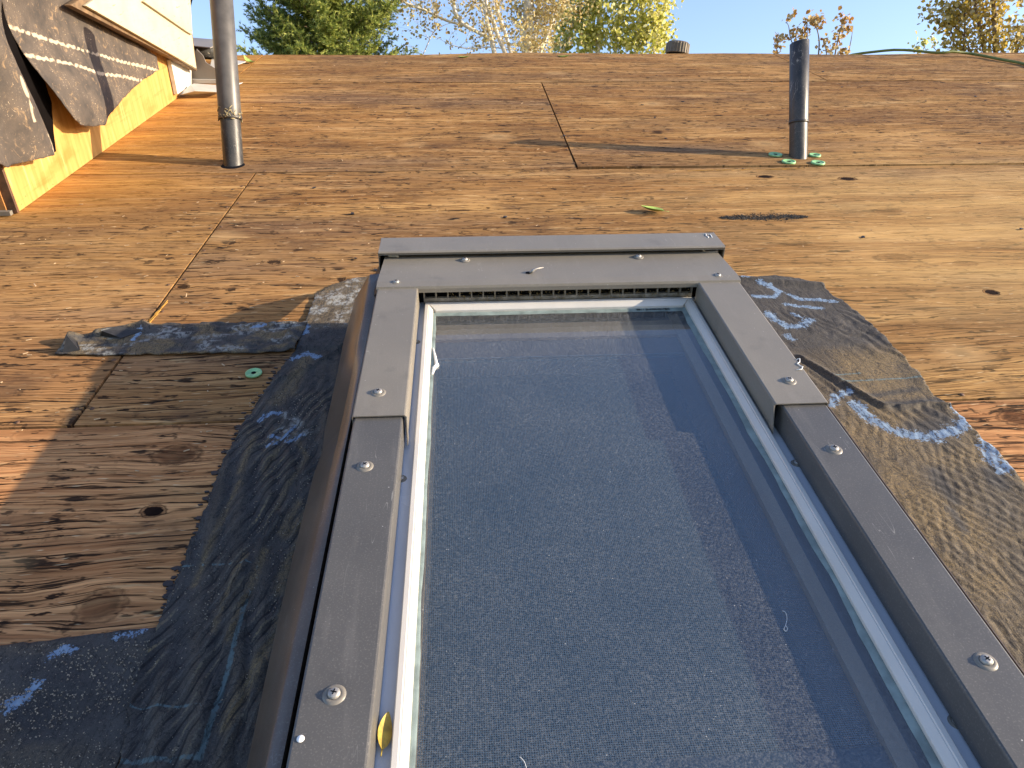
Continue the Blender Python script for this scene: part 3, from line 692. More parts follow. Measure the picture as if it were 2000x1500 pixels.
# narrow strip with curled end
pf = [onw(*p) for p in ((112, 694), (122, 682), (150, 662), (190, 652), (250, 642), (330, 637), (430, 636), (520, 636), (604, 634), (590, 660), (578, 690), (480, 694), (380, 695), (260, 697), (180, 696))]
def h_flap(P):
    u, v = P[:, 0], P[:, 1]; w = fbm(u*14, v*20, 8)
    r = .002 + np.abs(np.sin(v*120+u*20+w*14))*.0035*ss(u, -.62, -.5) + fbm(u*40, v*40, 1)*.002
    d, s = dist_poly(P, [onw(195, 660), onw(240, 655), onw(282, 645)]); r = r+np.exp(-(d/.012)**2)*.014
    d, s = dist_poly(P, [onw(570, 685), onw(565, 660)]); r = r+np.exp(-(d/.010)**2)*.010
    d = np.hypot(u-onw(140, 668).x, v-onw(140, 668).y); r = r+np.exp(-(d/.016)**2)*.016
    return r
flap = sheet('membrane_strip', [(p.x, p.y) for p in pf], MEM, step=.004, height=h_flap, edge=.004, base=(-.5, 1.17, 0),
    attrs={'grit': lambda P: np.clip(.85*ss(fbm(P[:, 0]*30, P[:, 1]*60, 8), .38, .52), 0, 1), 'mark': stroke_attr(strokes([([(262, 668), (277, 652)], .006), ([(495, 645), (520, 640)], .006)])), 'teal': zero,
           'pale': lambda P: ss(fbm(P[:, 0]*22, P[:, 1]*44, 28), .50, .6)*.8})
tag(flap, 'narrow curled strip of gritty membrane stuck across the plywood left of the skylight', 'membrane strip')
# its curled corner and folded lip
fc = MB(); a, b, c2 = onw(125, 690), onw(128, 655), onw(155, 685)
fc.prism([onw(122, 690, .004), onw(155, 684, .006), onw(150, 668, .012), onw(130, 655, .030)], (.001, .001, .0016))
fc.prism([onw(195, 660, .006), onw(235, 662, .006), onw(285, 646, .006), onw(230, 640, .020), onw(197, 648, .020)], (.001, .001, .0016))
fc.build('curled_corner', TAR, flap)

# tar flecks and loose grit
tf = MB()
for k in range(170):
    i = random.random(); path = [(590, 700), (545, 735), (515, 780), (482, 830), (455, 880), (430, 940), (400, 1000), (375, 1075), (350, 1130), (325, 1185)]
    s = i*(len(path)-1); j = int(s); t_ = s-j; x = path[j][0]*(1-t_)+path[min(j+1, 9)][0]*t_; y = path[j][1]*(1-t_)+path[min(j+1, 9)][1]*t_
    p = onw(x+random.gauss(-3, 6), y+random.uniform(-14, 14)); p.z = .0008
    n = 8; r = random.uniform(.0012, .0055)*random.choice((1, .6)); ph = random.random()*6
    pts = [(p.x+math.cos(a)*r*random.uniform(.6, 1.3)*1.3, p.y+math.sin(a)*r*random.uniform(.4, .9), p.z) for a in [ph+2*math.pi*q/n for q in range(n)]]
    tf.prism(pts, (0, 0, random.uniform(.0008, .002)))
for x, y, r in ((420, 640, .0),):
    pass
tag(tf.build('tar_flecks', TAR), 'black tar flecks along the edge of the membrane on plywood', 'tar', kind='stuff')
gr = MB()
def pebble(u, v, z, r):
    a = random.random()*6
    vs = [(u+math.cos(a+k*2.09)*r*random.uniform(.6, 1.2), v+math.sin(a+k*2.09)*r*random.uniform(.6, 1.2), z) for k in range(3)] + [(u, v, z+r*random.uniform(.7, 1.3))]
    gr.add(vs, [(0, 1, 3), (1, 2, 3), (2, 0, 3)])
for k in range(7000):
    u = random.uniform(-.75, -.33); v = random.uniform(.25, .53)
    pebble(u, v, .002+random.random()*.002, random.uniform(.0006, .0019))
for k in range(2600):
    u = random.uniform(-.34, -.2); v = random.uniform(.15, 1.0); pebble(u, v, .005, random.uniform(.0005, .0014))
for k in range(1600):
    u = random.uniform(.43, .74); v = random.uniform(.2, 1.1); pebble(u, v, .004, random.uniform(.0004, .0010))
tag(gr.build('loose_grit', GRITM), 'loose mineral grit lying on the dark membranes', 'grit', kind='stuff')
sc = MB(); gr = sc; pa, pb = onw(1405, 426), onw(1580, 425)
for k in range(1700):
    t_ = random.random(); w_ = math.sin(math.pi*min(1, max(0, t_)))**.5
    u = pa.x+(pb.x-pa.x)*t_; v = 1.733+random.gauss(0, .011)*w_; pebble(u, v, .0005, random.uniform(.0008, .0022))
tag(sc.build('granule_smear', simple('dark_granules', (.030, .028, .028), .8, var=.9, sc=500)), 'long dark smear of asphalt granules on the plywood above the skylight', 'granules', kind='stuff')

# ------------------------------------------------------------------ skylight
sk = thing('skylight', 'grey metal framed roof skylight with dusty glass over an insect screen', 'skylight', (.142, .5, 0))
UL, UR = -.1335, .4195; TOPV = 1.185; BOT = -.04
for a, b in (((UL+.006, BOT, 0), (UL+.040, 1.10, .125)), ((UR-.040, BOT, 0), (UR-.006, 1.10, .125)), ((UL+.040, 1.066, 0), (UR-.040, 1.10, .125)), ((UL+.040, BOT, 0), (UR-.040, BOT+.034, .125))):
    MB().box(a, b).build('curb_board', OLD2, sk)
def side_clad(u_out, u_in, top, low_in, v0, v1, sgn, lip=True):
    # outer skirt, top and inner return, folded from one sheet
    r = .0022
    path = [(u_out, .055), (u_out, top-r), (u_out+sgn*r*.3, top-r*.3), (u_out+sgn*r, top), (u_in-sgn*r, top), (u_in-sgn*r*.3, top-r*.3), (u_in, top-r), (u_in, low_in)]
    return MB().strip(path, (.0014 if sgn > 0 else -.0014), v0, v1)
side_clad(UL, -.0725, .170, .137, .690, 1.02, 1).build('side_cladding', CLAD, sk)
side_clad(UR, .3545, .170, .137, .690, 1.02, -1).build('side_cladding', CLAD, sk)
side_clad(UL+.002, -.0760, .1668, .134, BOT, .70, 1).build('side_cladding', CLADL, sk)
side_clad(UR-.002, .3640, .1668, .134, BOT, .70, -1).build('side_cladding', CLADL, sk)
MB().box((UL, BOT-.055, .05), (UR, BOT-.002, .166)).build('bottom_cladding', CLAD, sk, bevel=.003)
# folded return at the end of the upper pieces
MB().prism([(-.0725, .690, .168), (-.0725, .690, .137), (-.0725, .676, .137), (-.0725, .6885, .168)], (.0012, 0, 0)).build('fold', CLAD, sk)
MB().prism([(.3545, .690, .168), (.3545, .690, .137), (.3545, .676, .137), (.3545, .6885, .168)], (-.0012, 0, 0)).build('fold', CLAD, sk)
# top cover: slightly sloped plate with a rolled lower lip
tc = MB(); L0, L1 = UL-.001, UR+.002
prof = [(1.146, .1705), (1.037, .1735), (1.034, .1735), (1.018, .1725), (1.0165, .169), (1.0165, .1625), (1.0180, .1625), (1.0180, .1685), (1.019, .1708), (1.034, .1715), (1.146, .1685)]
n = len(prof); ins = .004
tc.add([(L0+(ins if v > 1.1 else 0), v, w) for v, w in prof] + [(L1-(ins if v > 1.1 else 0), v, w) for v, w in prof],
       [(i, (i+1) % n, n+(i+1) % n, n+i) for i in range(n)] + [tuple(range(n)), tuple(range(n, 2*n))[::-1]])
tcov = tc.build('top_cladding', CLAD, sk)
for _a in (L0+.002, L1-.0035): MB().box((_a, 1.03, .06), (_a+.0015, 1.146, .168)).build('end_plate', CLAD, sk)
# hood above it, with the dark slot under its front edge
hd = MB(); hz = .184
prof = [(1.124, hz-.006), (1.122, hz-.002), (1.125, hz), (1.187, hz-.002), (1.190, hz-.006), (1.192, .02), (1.1905, .02), (1.1885, hz-.006), (1.186, hz-.0035), (1.126, hz-.0018), (1.1235, hz-.006)]
n = len(prof)
hd.add([(-.1395, v, w) for v, w in prof] + [(.4275, v, w) for v, w in prof], [(i, (i+1) % n, n+(i+1) % n, n+i) for i in range(n)] + [tuple(range(n)), tuple(range(n, 2*n))[::-1]])
hd.box((-.1405, 1.1245, .03), (-.1392, 1.191, hz-.003)); hd.box((.4272, 1.1245, .03), (.4285, 1.191, hz-.003))
hd.build('hood', CLAD, sk)
MB().box((-.135, 1.128, .02), (.423, 1.150, .166)).build('slot_shade_fill', DARK, sk)  # near-black block painting the shade in the hollow under the hood
MB().prism([(-.125, 1.132, .172), (-.108, 1.132, .171), (-.112, 1.135, .177), (-.125, 1.135, .178)], (0, .003, 0)).build('foam_scrap', GALV, sk)
MB().prism([(.37, 1.1262, .1705), (.418, 1.1262, .171), (.418, 1.1262, .175), (.40, 1.1262, .1722)], (0, .003, 0)).build('bent_tab', CLAD, sk)
# vent grille under the cover
vg = MB(); g0, g1 = -.066, .352
vg.box((g0, 1.0302, .1400), (g1, 1.036, .1462)); vg.box((g0, 1.0302, .1585), (g1, 1.036, .163))
vgo = vg.build('vent_grille', simple('dirty_beige_plastic', (.20, .185, .155), .6, var=.5, sc=90), sk)
bm_ = MB().box((-.0011, 0, 0), (.0011, .0055, .0125)); bo = bm_.build('vent_bar', vgo.data.materials[0], sk); bme = bo.data; bpy.data.objects.remove(bo)
bw = base_of(sk)
# mesh data built relative to the skylight base: shift back so copies can be placed by position
for v_ in bme.vertices: v_.co = v_.co + bw
for k in range(24):
    put('vent_bar', bme, vgo, Matrix.Translation(Vector((g0+.001+k*(g1-g0-.002)/23, 1.0304, .1461))-bw))
MB().box((g0-.005, 1.046, .10), (g1+.004, 1.050, .166)).build('vent_backing', DARK, sk)
mg = MB()
for k in range(1500):
    u = random.uniform(-.03, .35); gr = mg; pebble(u, 1.0295-random.random()*.003, .1318+random.random()*.026*(random.random() < .6), random.uniform(.0006, .0014))
mg.build('caught_grit', simple('mossy_grit', (.16, .12, .05), .9, var=.6, sc=400), sk)['kind'] = 'stuff'
# sash frame around the pane
MB().box((-.095, BOT+.03, .118), (-.0635, 1.045, .1318)).build('sash_rail', SASH, sk)
MB().box((.3505, BOT+.03, .118), (.392, 1.045, .1318)).build('sash_rail', SASH, sk)
MB().box((-.0635, 1.0262, .118), (.3505, 1.045, .1316)).build('sash_rail', SASH, sk)
# glazing bead, three mitred strips
def bead(p0, p1, inn):      # p0->p1 outer line, inn = inward offset vector
    p0, p1, inn = Vector(p0), Vector(p1), Vector(inn); d = (p1-p0).normalized()
    W = inn.length; i = inn.normalized(); z = Vector((0, 0, 1))
    prof = [(0, -.008), (0, .0065), (.0008, .0072), (W*.40, .0072), (W*.46, .0062), (W*.55, .0062), (W*.92, .0022), (W, .0010), (W, -.003)]
    a = []; b = []
    for (o, h) in prof:
        a.append(p0 + i*o + d*o*MIT[0] + z*h); b.append(p1 + i*o - d*o*MIT[1] + z*h)
    n = len(a); m = MB(); m.add(a+b, [(k, (k+1) % n, n+(k+1) % n, n+k) for k in range(n)]+[tuple(range(n)), tuple(range(n, 2*n))[::-1]]); return m
zb = .1335
MIT = (0, .98); bead((-.0640, BOT+.02, zb), (-.0640, 1.0275, zb), (.0125, 0, 0)).build('glazing_bead', BEAD, sk)
MIT = (0, .98); bead((.3508, BOT+.02, zb), (.3508, 1.0275, zb), (-.0128, 0, 0)).build('glazing_bead', BEAD, sk)
MIT = (1.02, 1.02); bead((-.0640, 1.0275, zb), (.3508, 1.0275, zb), (0, -.0165, 0)).build('glazing_bead', BEAD, sk)
# glass, sealant, inner frame, screen
MB().box((-.060, BOT+.03, .1262), (.347, 1.023, .1302)).build('glass_pane', GLASS, sk)
def sealband(p0, p1, w0, w1, side):
    p0, p1 = Vector(p0), Vector(p1); d = p1-p0; n = 60; q = Vector((-d.y, d.x, 0)).normalized()*side; V = []; F = []
    for k in range(n+1):
        t_ = k/n; p = p0+d*t_; w = w0+(w1-w0)*float(fbm(k*.22, 3.3, 7))*1.1
        V += [p+Vector((0, 0, .0004)), p+q*w*.6+Vector((0, 0, .0010)), p+q*w+Vector((0, 0, .0001))]
    for k in range(n):
        for j in (0, 1): F.append((k*3+j, k*3+j+1, k*3+4+j, k*3+3+j))
    return MB().add(V, F, True)
sealband((.3395, BOT+.03, .1303), (.3395, 1.012, .1303), .003, .014, 1).build('sealant', SEAL, sk)
sealband((-.0525, BOT+.03, .1303), (-.0525, 1.012, .1303), .002, .008, -1).build('sealant', SEAL, sk)
sealband((-.0515, 1.0125, .1303), (.3385, 1.0125, .1303), .010, .013, -1).build('sealant', SEAL, sk)
MB().tube([(-.0490, .905, .1312), (-.0455, .880, .1315), (-.0440, .865, .1318), (-.0425, .858, .1318), (-.0465, .852, .1314), (-.0485, .835, .1312)], [.001, .0018, .0022, .003, .0026, .001], 6).build('sealant_smear', WHITE, sk)
IF = .1255
MB().box((.3080, BOT+.03, .060), (.3235, 1.0, IF)).build('inner_frame_rail', INW, sk)
MB().box((.3236, BOT+.03, .060), (.349, 1.015, IF-.001)).build('spacer_bar', simple('dark_blue_spacer', (.035, .045, .06), .4), sk)
MB().box((-.062, BOT+.03, .060), (-.047, 1.015, IF)).build('inner_frame_rail', INW, sk)
MB().box((-.0468, .938, .060), (.3078, .982, IF-.0006)).build('inner_frame_rail', INW, sk)
MB().box((-.047, .9822, .060), (.3078, 1.015, IF-.001)).build('spacer_bar', simple('dark_blue_spacer_top', (.035, .04, .05), .4), sk)
MB().box((-.0468, BOT+.03, .1135), (.3078, .3045, .1205)).build('screen_frame_bar', simple('blue_grey_screen_bar', (.07, .09, .12), .4), sk)
MB().box((-.0468, .893, .1135), (.3078, .9378, .1205)).build('screen_frame', simple('mauve_screen_border', (.16, .12, .11), .4), sk)
MB().box((-.0468, .8912, .1135), (.3078, .8928, .1207)).build('screen_edge', simple('grey_screen_edge', (.20, .22, .25), .5), sk)
MB().add([(-.0468, .3045, .1180), (.3078, .3045, .1180), (.3078, .891, .1180), (-.0468, .891, .1180)], [(0, 1, 2, 3)]).build('insect_screen', MESH, sk)
MB().box((-.047, BOT+.03, .012), (.325, 1.0, .016)).build('shaft_dark_panel', simple('dim_interior', (.035, .045, .065), .6), sk)  # dark panel under the screen; the shaft's dim depth is painted on
# stamped production code printed on the pane edge
def text(name, body, size, loc, mat, parent, rz=0, z=.0003, bold=.0):
    cu = bpy.data.curves.new(name, 'FONT'); cu.body = body; cu.size = size; cu.extrude = z; cu.offset = bold; cu.align_x = 'LEFT'
    ob = bpy.data.objects.new(name, cu); COL.objects.link(ob); dg = bpy.context.evaluated_depsgraph_get()
    me = bpy.data.meshes.new_from_object(ob.evaluated_get(dg)); bpy.data.objects.remove(ob); me.materials.clear(); me.materials.append(mat)
    return put(name, me, parent, at(loc, rz, 1, parent))
text('printed_code', '0811 D-M0042178A', .0062, (.2605, 1.0035, .1318), DARK, sk)
for pts in ([(.4068, 1.178), (.4110, 1.1785), (.4088, 1.170), (.4112, 1.166), (.4095, 1.161)], [(.4135, 1.175), (.4180, 1.176), (.4172, 1.162)]):
    MB().tube([(u, v, hz-.0009) for u, v in pts], .0008, 5).build('chalked_digit', WHITE, sk)
MB().tube([onw(x, y, .1708) for x, y in ((1556, 702), (1562, 700), (1562, 707), (1557, 710), (1562, 714), (1568, 716), (1566, 721), (1556, 722))], .0006, 5).build('chalk_scribble', WHITE, sk)
MB().lathe([(0, .0006), (.0026, .0005), (.0028, 0)], onw(587, 1443, .1672), n=16).build('white_dot', WHITE, sk)
MB().tube(smooth([onw(x, y, .1310) for x, y in ((1528, 1193), (1534, 1196), (1537, 1208), (1534, 1222), (1531, 1229), (1535, 1233), (1538, 1228), (1535, 1222))], 4), .00035, 4).build('lint_fibre', simple('pale_lint', (.5, .52, .52), .8), sk)
MB().tube(smooth([onw(x, y, .1310) for x, y in ((1015, 1478), (1024, 1488), (1028, 1500))], 4), .0003, 4).build('lint_fibre', simple('pale_lint', (.5, .52, .52), .8), sk)
# screws with domed washers
def screw_meshes():
    w = MB().lathe([(.0105, 0), (.0100, .0006), (.0086, .0015), (.0066, .0018), (.0060, .0014)], (0, 0, 0), n=24)
    s = MB().lathe([(.0058, .0012), (.0056, .0030), (.0046, .0042), (.0030, .0048), (0, .0049)], (0, 0, 0), n=16)
    s2 = MB().box((-.0028, -.0005, .00485), (.0028, .0005, .0052)); s3 = MB().box((-.0005, -.0028, .00486), (.0005, .0028, .00521))
    out = []
    for m_, mt in ((s, STEEL), (w, CLAD), (s2, DARK)):
        if m_ is s2: m_.add(s3.v, s3.f)
        o = m_.build('x', mt); out.append(o.data); bpy.data.objects.remove(o)
    return out
SM, WM, XM = screw_meshes()
for m_ in (SM, WM, XM): m_.name = 'screw'
def screw(p, s=1.0):
    rz = random.random()*3
    o = put('screw', SM, sk, at(p, rz, s, sk))
    put('washer', WM, o, Matrix()); put('cross_slot', XM, o, Matrix())
for x, y in ((908, 508), (1247, 502), (774, 552), (1402, 539)): screw(onw(x, y, .1722), .82)
for x, y in ((739, 767), (1541, 744)): screw(onw(x, y, .1700), .86)
for x, y in ((713, 911), (653, 1357), (1629, 878), (1925, 1292)): screw(onw(x, y, .1668), .84)
for x, y in ((783, 935), (1868, 1410), (812, 668), (1556, 905), (1452, 643)): screw(onw(x, y, .1318), .62)
# pulled-out hole with a bent nail
p = onw(1037, 533, .1732)
MB().lathe([(0, .0003), (.0046, .0003)], (p.x-.004, p.y, p.z), n=14).build('punched_hole', DARK, sk)
MB().tube([(p.x-.001, p.y, p.z), (p.x+.003, p.y, p.z+.004), (p.x+.010, p.y+.004, p.z+.0055), (p.x+.020, p.y+.007, p.z+.0055)], [.0022, .0026, .0010, .0006], 6).build('bent_nail', STEEL, sk)
# side flashing, folded and dented, on the left; flat one on the right
fl = MB(); n = 60; V = []; F = []
for k in range(n+1):
    v = -.2+1.40*k/n; t_ = max(0, (v-1.0)/.2)
    wob = .0025*math.sin(v*9)+.004*math.exp(-((v-.80)/.03)**2)
    u0 = -.203+.004*math.sin(v*5); pro = [(u0-.000+wob, .010), (u0+.001+wob, .036+.012*t_), (-.1722+wob*.5-.004*math.exp(-((v-1.02)/.05)**2), .073+.020*t_), (-.1700, .0755+.02*t_), (-.158, .076+.02*t_), (-.1385, .078+.02*t_), (-.1355, .160)]
    if v > 1.08: pro = [(u*(1-(v-1.08)*1.2)+(-.15)*(v-1.08)*1.2, w+.12*(v-1.08)) for u, w in pro]
    V += [(u, v, min(w, .162)) for u, w in pro]
m = 7
for k in range(n):
    for j in range(m-1): F.append((k*m+j, k*m+j+1, (k+1)*m+j+1, (k+1)*m+j))
V2 = [(a-.0008, b, c-.0008) for a, b, c in V]; N = len(V)
fl.add(V+V2, F+[tuple(i+N for i in f[::-1]) for f in F]+[(k*m, (k+1)*m, N+(k+1)*m, N+k*m) for k in range(n)]+[(n*m+j, n*m+j+1, N+n*m+j+1, N+n*m+j) for j in range(m-1)], True)
fl.build('side_flashing', FLASH, sk)
MB().strip([(.4235, .160), (.4235, .010), (.4260, .006), (.452, .005)], -.0010, -.2, 1.19).build('side_flashing', FLASH, sk)
MB().prism([onw(742, 515, .09), onw(752, 520, .13), onw(738, 572, .13), onw(726, 580, .08), onw(722, 560, .06), onw(735, 530, .05)], (.002, 0, -.002)).build('torn_corner', simple('black_torn_felt', (.012, .012, .013), .6), sk)
MB().tube([onw(678, 880, .070), onw(664, 905, .072), onw(660, 930, .070), onw(656, 960, .068)], [.001, .002, .0015, .0006], 5).build('flashing_tear', GALV, sk)

# ------------------------------------------------------------------ yellow leaf resting in the sash groove
def leaf(name, label, p, L, Wd, rz, mat, curl=.25, tilt=(0, 0)):
    m_ = MB(); n = 10; V = []; F = []
    for k in range(n+1):
        t_ = k/n; w = Wd*math.sin(math.pi*min(1, t_**.8*.97+.015))**.8; z = curl*L*(t_-.5)**2*2
        V += [(-w, (t_-.5)*L, z+abs(w)*.5), (0, (t_-.5)*L, z), (w*.9, (t_-.5)*L, z+abs(w)*.35)]
    for k in range(n):
        for j in (0, 1): F.append((k*3+j, k*3+j+1, k*3+4+j, k*3+3+j))
    V2 = [(a, b, c-.0005) for a, b, c in V]; N = len(V); m_.add(V+V2, F+[tuple(i+N for i in f[::-1]) for f in F], True)
    m_.tube([(0, -.5*L, .5*curl*L), (0, -.68*L, .6*curl*L)], .0006, 5)
    c, s = math.cos(rz), math.sin(rz)
    Rt = Matrix.Rotation(rz, 3, 'Z') @ Matrix.Rotation(tilt[0], 3, 'X') @ Matrix.Rotation(tilt[1], 3, 'Y')
    m_.v = [tuple(Rt @ Vector(q) + Vector(p)) for q in m_.v]
    o = m_.build(name, mat, base=p); tag(o, label, 'leaf'); return o
YL = simple('yellow_dry_leaf', (.40, .27, .035), .5, var=.45, sc=110); GL = simple('pale_green_leaf', (.28, .38, .08), .5, var=.3, sc=60)
leaf('leaf', 'folded yellow leaf stuck in the groove between cladding and glass', onw(751, 1428, .136), .030, .0062, -.08, YL, .1, (0, .5))
leaf('leaf', 'curled green leaf lying on bare plywood above the skylight', onw(1274, 411, .005), .060, .018, 1.3, GL, .18, (.15, .1))
leaf('leaf', 'small green leaf near the ridge left of the centre', onw(905, 113, .003), .055, .014, 1.5, GL, .3)
leaf('leaf', 'small green leaf on the ridge below the yellow aspen', onw(1100, 112, .003), .06, .015, 1.6, GL, .3)
leaf('leaf', 'light green leaf by the seam right of the tall vent pipe', onw(486, 121, .006), .07, .016, .9, GL, .5, (.3, 0))

# ------------------------------------------------------------------ green plastic cap washers
def cap_washer(p, label, s=1.0):
    t = thing('cap_washer', label, 'plastic washer', p, group='green plastic washers on the deck')
    a = MB().lathe([(.0045, .0022), (.0060, .0030), (.0110, .0026), (.0125, .0040), (.0150, .0036), (.0155, 0), (0.014, 0)], (0, 0, 0), n=24)
    a.v = [(x*s, y*s, z*s+.001) for x, y, z in a.v]; a.v = [(x+p[0], y+p[1], z+p[2]) for x, y, z in a.v]; a.build('washer_disc', GREEN, t)
    b = MB().lathe([(.0046, .0024), (.004, .0030), (0, .0034)], (0, 0, 0), n=12); b.v = [(x*s+p[0], y*s+p[1], z*s+p[2]+.001) for x, y, z in b.v]; b.build('nail_head', DARK, t)
cap_washer(onw(496, 731, .002), 'green plastic washer alone on the shaded plywood left of the skylight', .88)
cap_washer(onw(1514, 304, .002), 'green plastic washer left and behind the short vent pipe', 1.35)
cap_washer(onw(1540, 318, .002), 'green plastic washer in front and left of the short vent pipe', 1.35)
cap_washer(onw(1591, 305, .002), 'green plastic washer half hidden behind the short vent pipe', 1.2)
cap_washer(onw(1597, 320, .002), 'green plastic washer in front and right of the short vent pipe', 1.35)

# ------------------------------------------------------------------ vent pipes
vt = thing('vent_pipe', 'short black plastic vent pipe with slanted top standing on the right', 'vent pipe', (1.031, 2.215, 0))
p0 = Vector((1.031, 2.225, -.02)); p1 = Vector((1.027, 2.398, .323)); pj = p0.lerp(p1, .33)
m_ = MB(); m_.tube([p0, pj], .0268, 28, False); m_.build('lower_pipe', PIPE, vt)
ax = (p1-p0).normalized(); m_ = MB()
m_.lathe([(.0268, -.002), (.0288, -.002), (.0290, .0), (.0285, .004), (.0282, .01), (.0282, .235), (.0255, .237), (.0255, .05)], pj, ax, 32)
# slant the mouth a little
m_.v = [tuple(Vector(q) + ax*(.004*((Vector(q)-pj).dot(Vector((1, 0, 0))))/.028) if (Vector(q)-pj).dot(ax) > .2 else Vector(q)) for q in m_.v]
m_.build('upper_pipe', PIPE, vt)
m_ = MB(); m_.lathe([(.0287, 0), (.0296, .001), (.0296, .005), (.0286, .007)], pj-ax*.003, ax, 28); m_.build('joint_ring', simple('dark_cement', (.025, .024, .023), .4), vt)
MB().lathe([(0, .001), (.030, .001), (.031, .0002)], (1.031, 2.217, 0), n=24).build('pipe_hole', DARK, vt)
tv = thing('vent_pipe', 'tall grey plastic vent pipe with glued joint beside the dormer wall', 'vent pipe', (-.674, 2.22, 0))
q0 = Vector((-.674, 2.222, -.02)); q1 = Vector((-.6745, 2.222+.235, .50)); ax = (q1-q0).normalized()
qj = q0+ax*.150; MB().tube([q0, qj+ax*.01], .0285, 28, False).build('lower_pipe', PIPE, tv)
MB().lathe([(.0285, 0), (.0318, 0), (.0322, .003), (.0318, .03), (.0318, .385), (.0285, .387), (.0285, .1)], qj, ax, 32).build('upper_pipe', simple('sunbleached_grey_plastic', (.085, .078, .069), .42, var=.3, sc=25), tv)
gm = MB()
for k in range(46):
    a = random.uniform(0, 2*math.pi); e = ax.orthogonal().normalized(); gg = ax.cross(e)
    f_ = lambda a, h, r: qj + ax*h + (e*math.cos(a)+gg*math.sin(a))*r
    h = random.uniform(-.006, .022); gm.tube([f_(a, h, .0316), f_(a+.15, h+random.uniform(-.008, .008), .0335), f_(a+.4, h+random.uniform(-.012, .012), .0322)], [.0008, .0018, .0006], 5)
gm.build('glue_smear', simple('dried_glue', (.34, .28, .15), .6, var=.5, sc=200), tv)
MB().lathe([(.0322, -.004), (.0336, -.003), (.0336, .004), (.0320, .006)], qj, ax, 28).build('joint_ring', simple('dark_cement_b', (.05, .045, .04), .5), tv)
MB().lathe([(0, .001), (.032, .001), (.034, .0002)], (-.672, 2.215, 0), n=24).build('pipe_hole', DARK, tv)

# ------------------------------------------------------------------ dormer wall on the left
dm = thing('dormer', 'dormer side wall with torn felt and cream siding left of the roof', 'dormer', (-1.10, 1.84, 0))
DU = -1.10
MB().prism([(DU, 1.842, .0015), (DU, 3.13, .0015), (DU, 3.13, .9), (DU, 1.842, .9)], (-.018, 0, 0)).build('sheathing', FRESH, dm)
MB().box((-3.4, 1.842, .002), (DU-.072, 1.86, .9)).build('front_sheathing', OLD, dm)
MB().box((DU-.017, 1.832, .002), (DU+.0035, 1.8415, .9)).build('corner_board', OLD2, dm)
MB().box((DU-.040, 1.828, .006), (DU-.019, 1.8415, .9)).build('corner_board', OLD, dm)
MB().box((DU-.070, 1.834, .002), (DU-.042, 1.8415, .9)).build('corner_board', simple('pale_trim_edge', (.50, .30, .12), .7, var=.3, sc=40), dm)
MB().box((DU-.2, 1.815, .002), (DU-.005, 1.8275, .012)).build('metal_edge', CLAD, dm)
MB().box((-3.4, 1.862, .005), (DU-.02, 3.10, .85)).build('inner_wall', DARK, dm)
def wallpoly(pts, u): return [(lambda q: (q.y, q.z))(onu(x, y, u)) for x, y in pts]
def bulge(c, amp, base_u):
    def f(P):
        v, w = P[:, 0], P[:, 1]
        return base_u + amp*np.exp(-((v-c[0])/.16)**2-((w-c[1])/.12)**2) + .006*np.sin(v*11+w*7) + .004*fbm(v*12, w*12, 3)
    return f
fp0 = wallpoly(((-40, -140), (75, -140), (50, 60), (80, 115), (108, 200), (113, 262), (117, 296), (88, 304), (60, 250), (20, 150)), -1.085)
sheet('felt_sheet', fp0, simple('felt_gap_shade', (.006, .005, .005), .95, spec=.02), dm, step=.012, plane='u', height=lambda P: -1.094+.003*np.sin(P[:, 0]*20), edge=.002)  # backs the gap between felts; its shade is put into the black colour
fp1 = wallpoly(((-160, -160), (8, -160), (18, 0), (22, 30), (30, 100), (44, 148), (60, 195), (74, 230), (84, 262), (90, 302), (60, 315), (33, 326), (0, 322), (-60, 318), (-160, 330)), -1.06)
sheet('felt_sheet', fp1, FELT, dm, step=.008, plane='u', edge=.003,
      height=lambda P: -1.065+.022*np.sin(P[:, 0]*26+P[:, 1]*6)+.006*fbm(P[:, 0]*14, P[:, 1]*14, 3),
      attrs={'line': lambda P: stroke_attr([([(lambda q: (q.y, q.z))(onu(x, y, -1.06)) for x, y in pp], wd_) for pp, wd_ in (([(27, 155), (33, 175), (37, 185)], .008), ([(40, 200), (50, 235)], .004), ([(80, 265), (91, 300)], .004))])(P)})
fp2 = wallpoly(((25, -160), (18, 0), (36, 52), (60, 108), (88, 170), (106, 205), (124, 232), (137, 244), (152, 247), (188, 245), (194, 228), (215, 208), (245, 186), (275, 165), (300, 148), (318, 136), (313, 110), (290, 92), (230, 60), (170, 20), (170, -160)), -1.07)
lines = [([(lambda q: (q.y, q.z))(onu(x, y, -1.07)) for x, y in pp], .0036) for pp in (((36, 51), (70, 64), (110, 79), (180, 101), (240, 119), (290, 130), (316, 138)), ((60, 108), (110, 119), (150, 128), (190, 143), (240, 149), (285, 157)))]
sheet('felt_sheet', fp2, FELT, dm, step=.008, plane='u', edge=.003,
      height=lambda P: -1.088 + .030*ss(P[:, 0], 2.75, 2.25)*ss(P[:, 1], .45, .15) + .012*np.sin(P[:, 1]*16+P[:, 0]*2.5)*ss(P[:, 0], 2.9, 2.4) + .005*fbm(P[:, 0]*14, P[:, 1]*14, 8), attrs={'line': stroke_attr(lines)})
def vw(pts, u, off, name, mat, bevel=0):
    return MB().prism([onu(x, y, u) for x, y in pts], (off, 0, 0)).build(name, mat, dm, bevel=bevel)
vw(((138, 10), (184, -18), (184, -200), (360, -200), (368, -60), (372, 0), (376, 65), (380, 100), (385, 138)), -1.052, -.020, 'siding_board', simple('brown_board_edge', (.16, .10, .05), .7, var=.4, sc=40), .001)
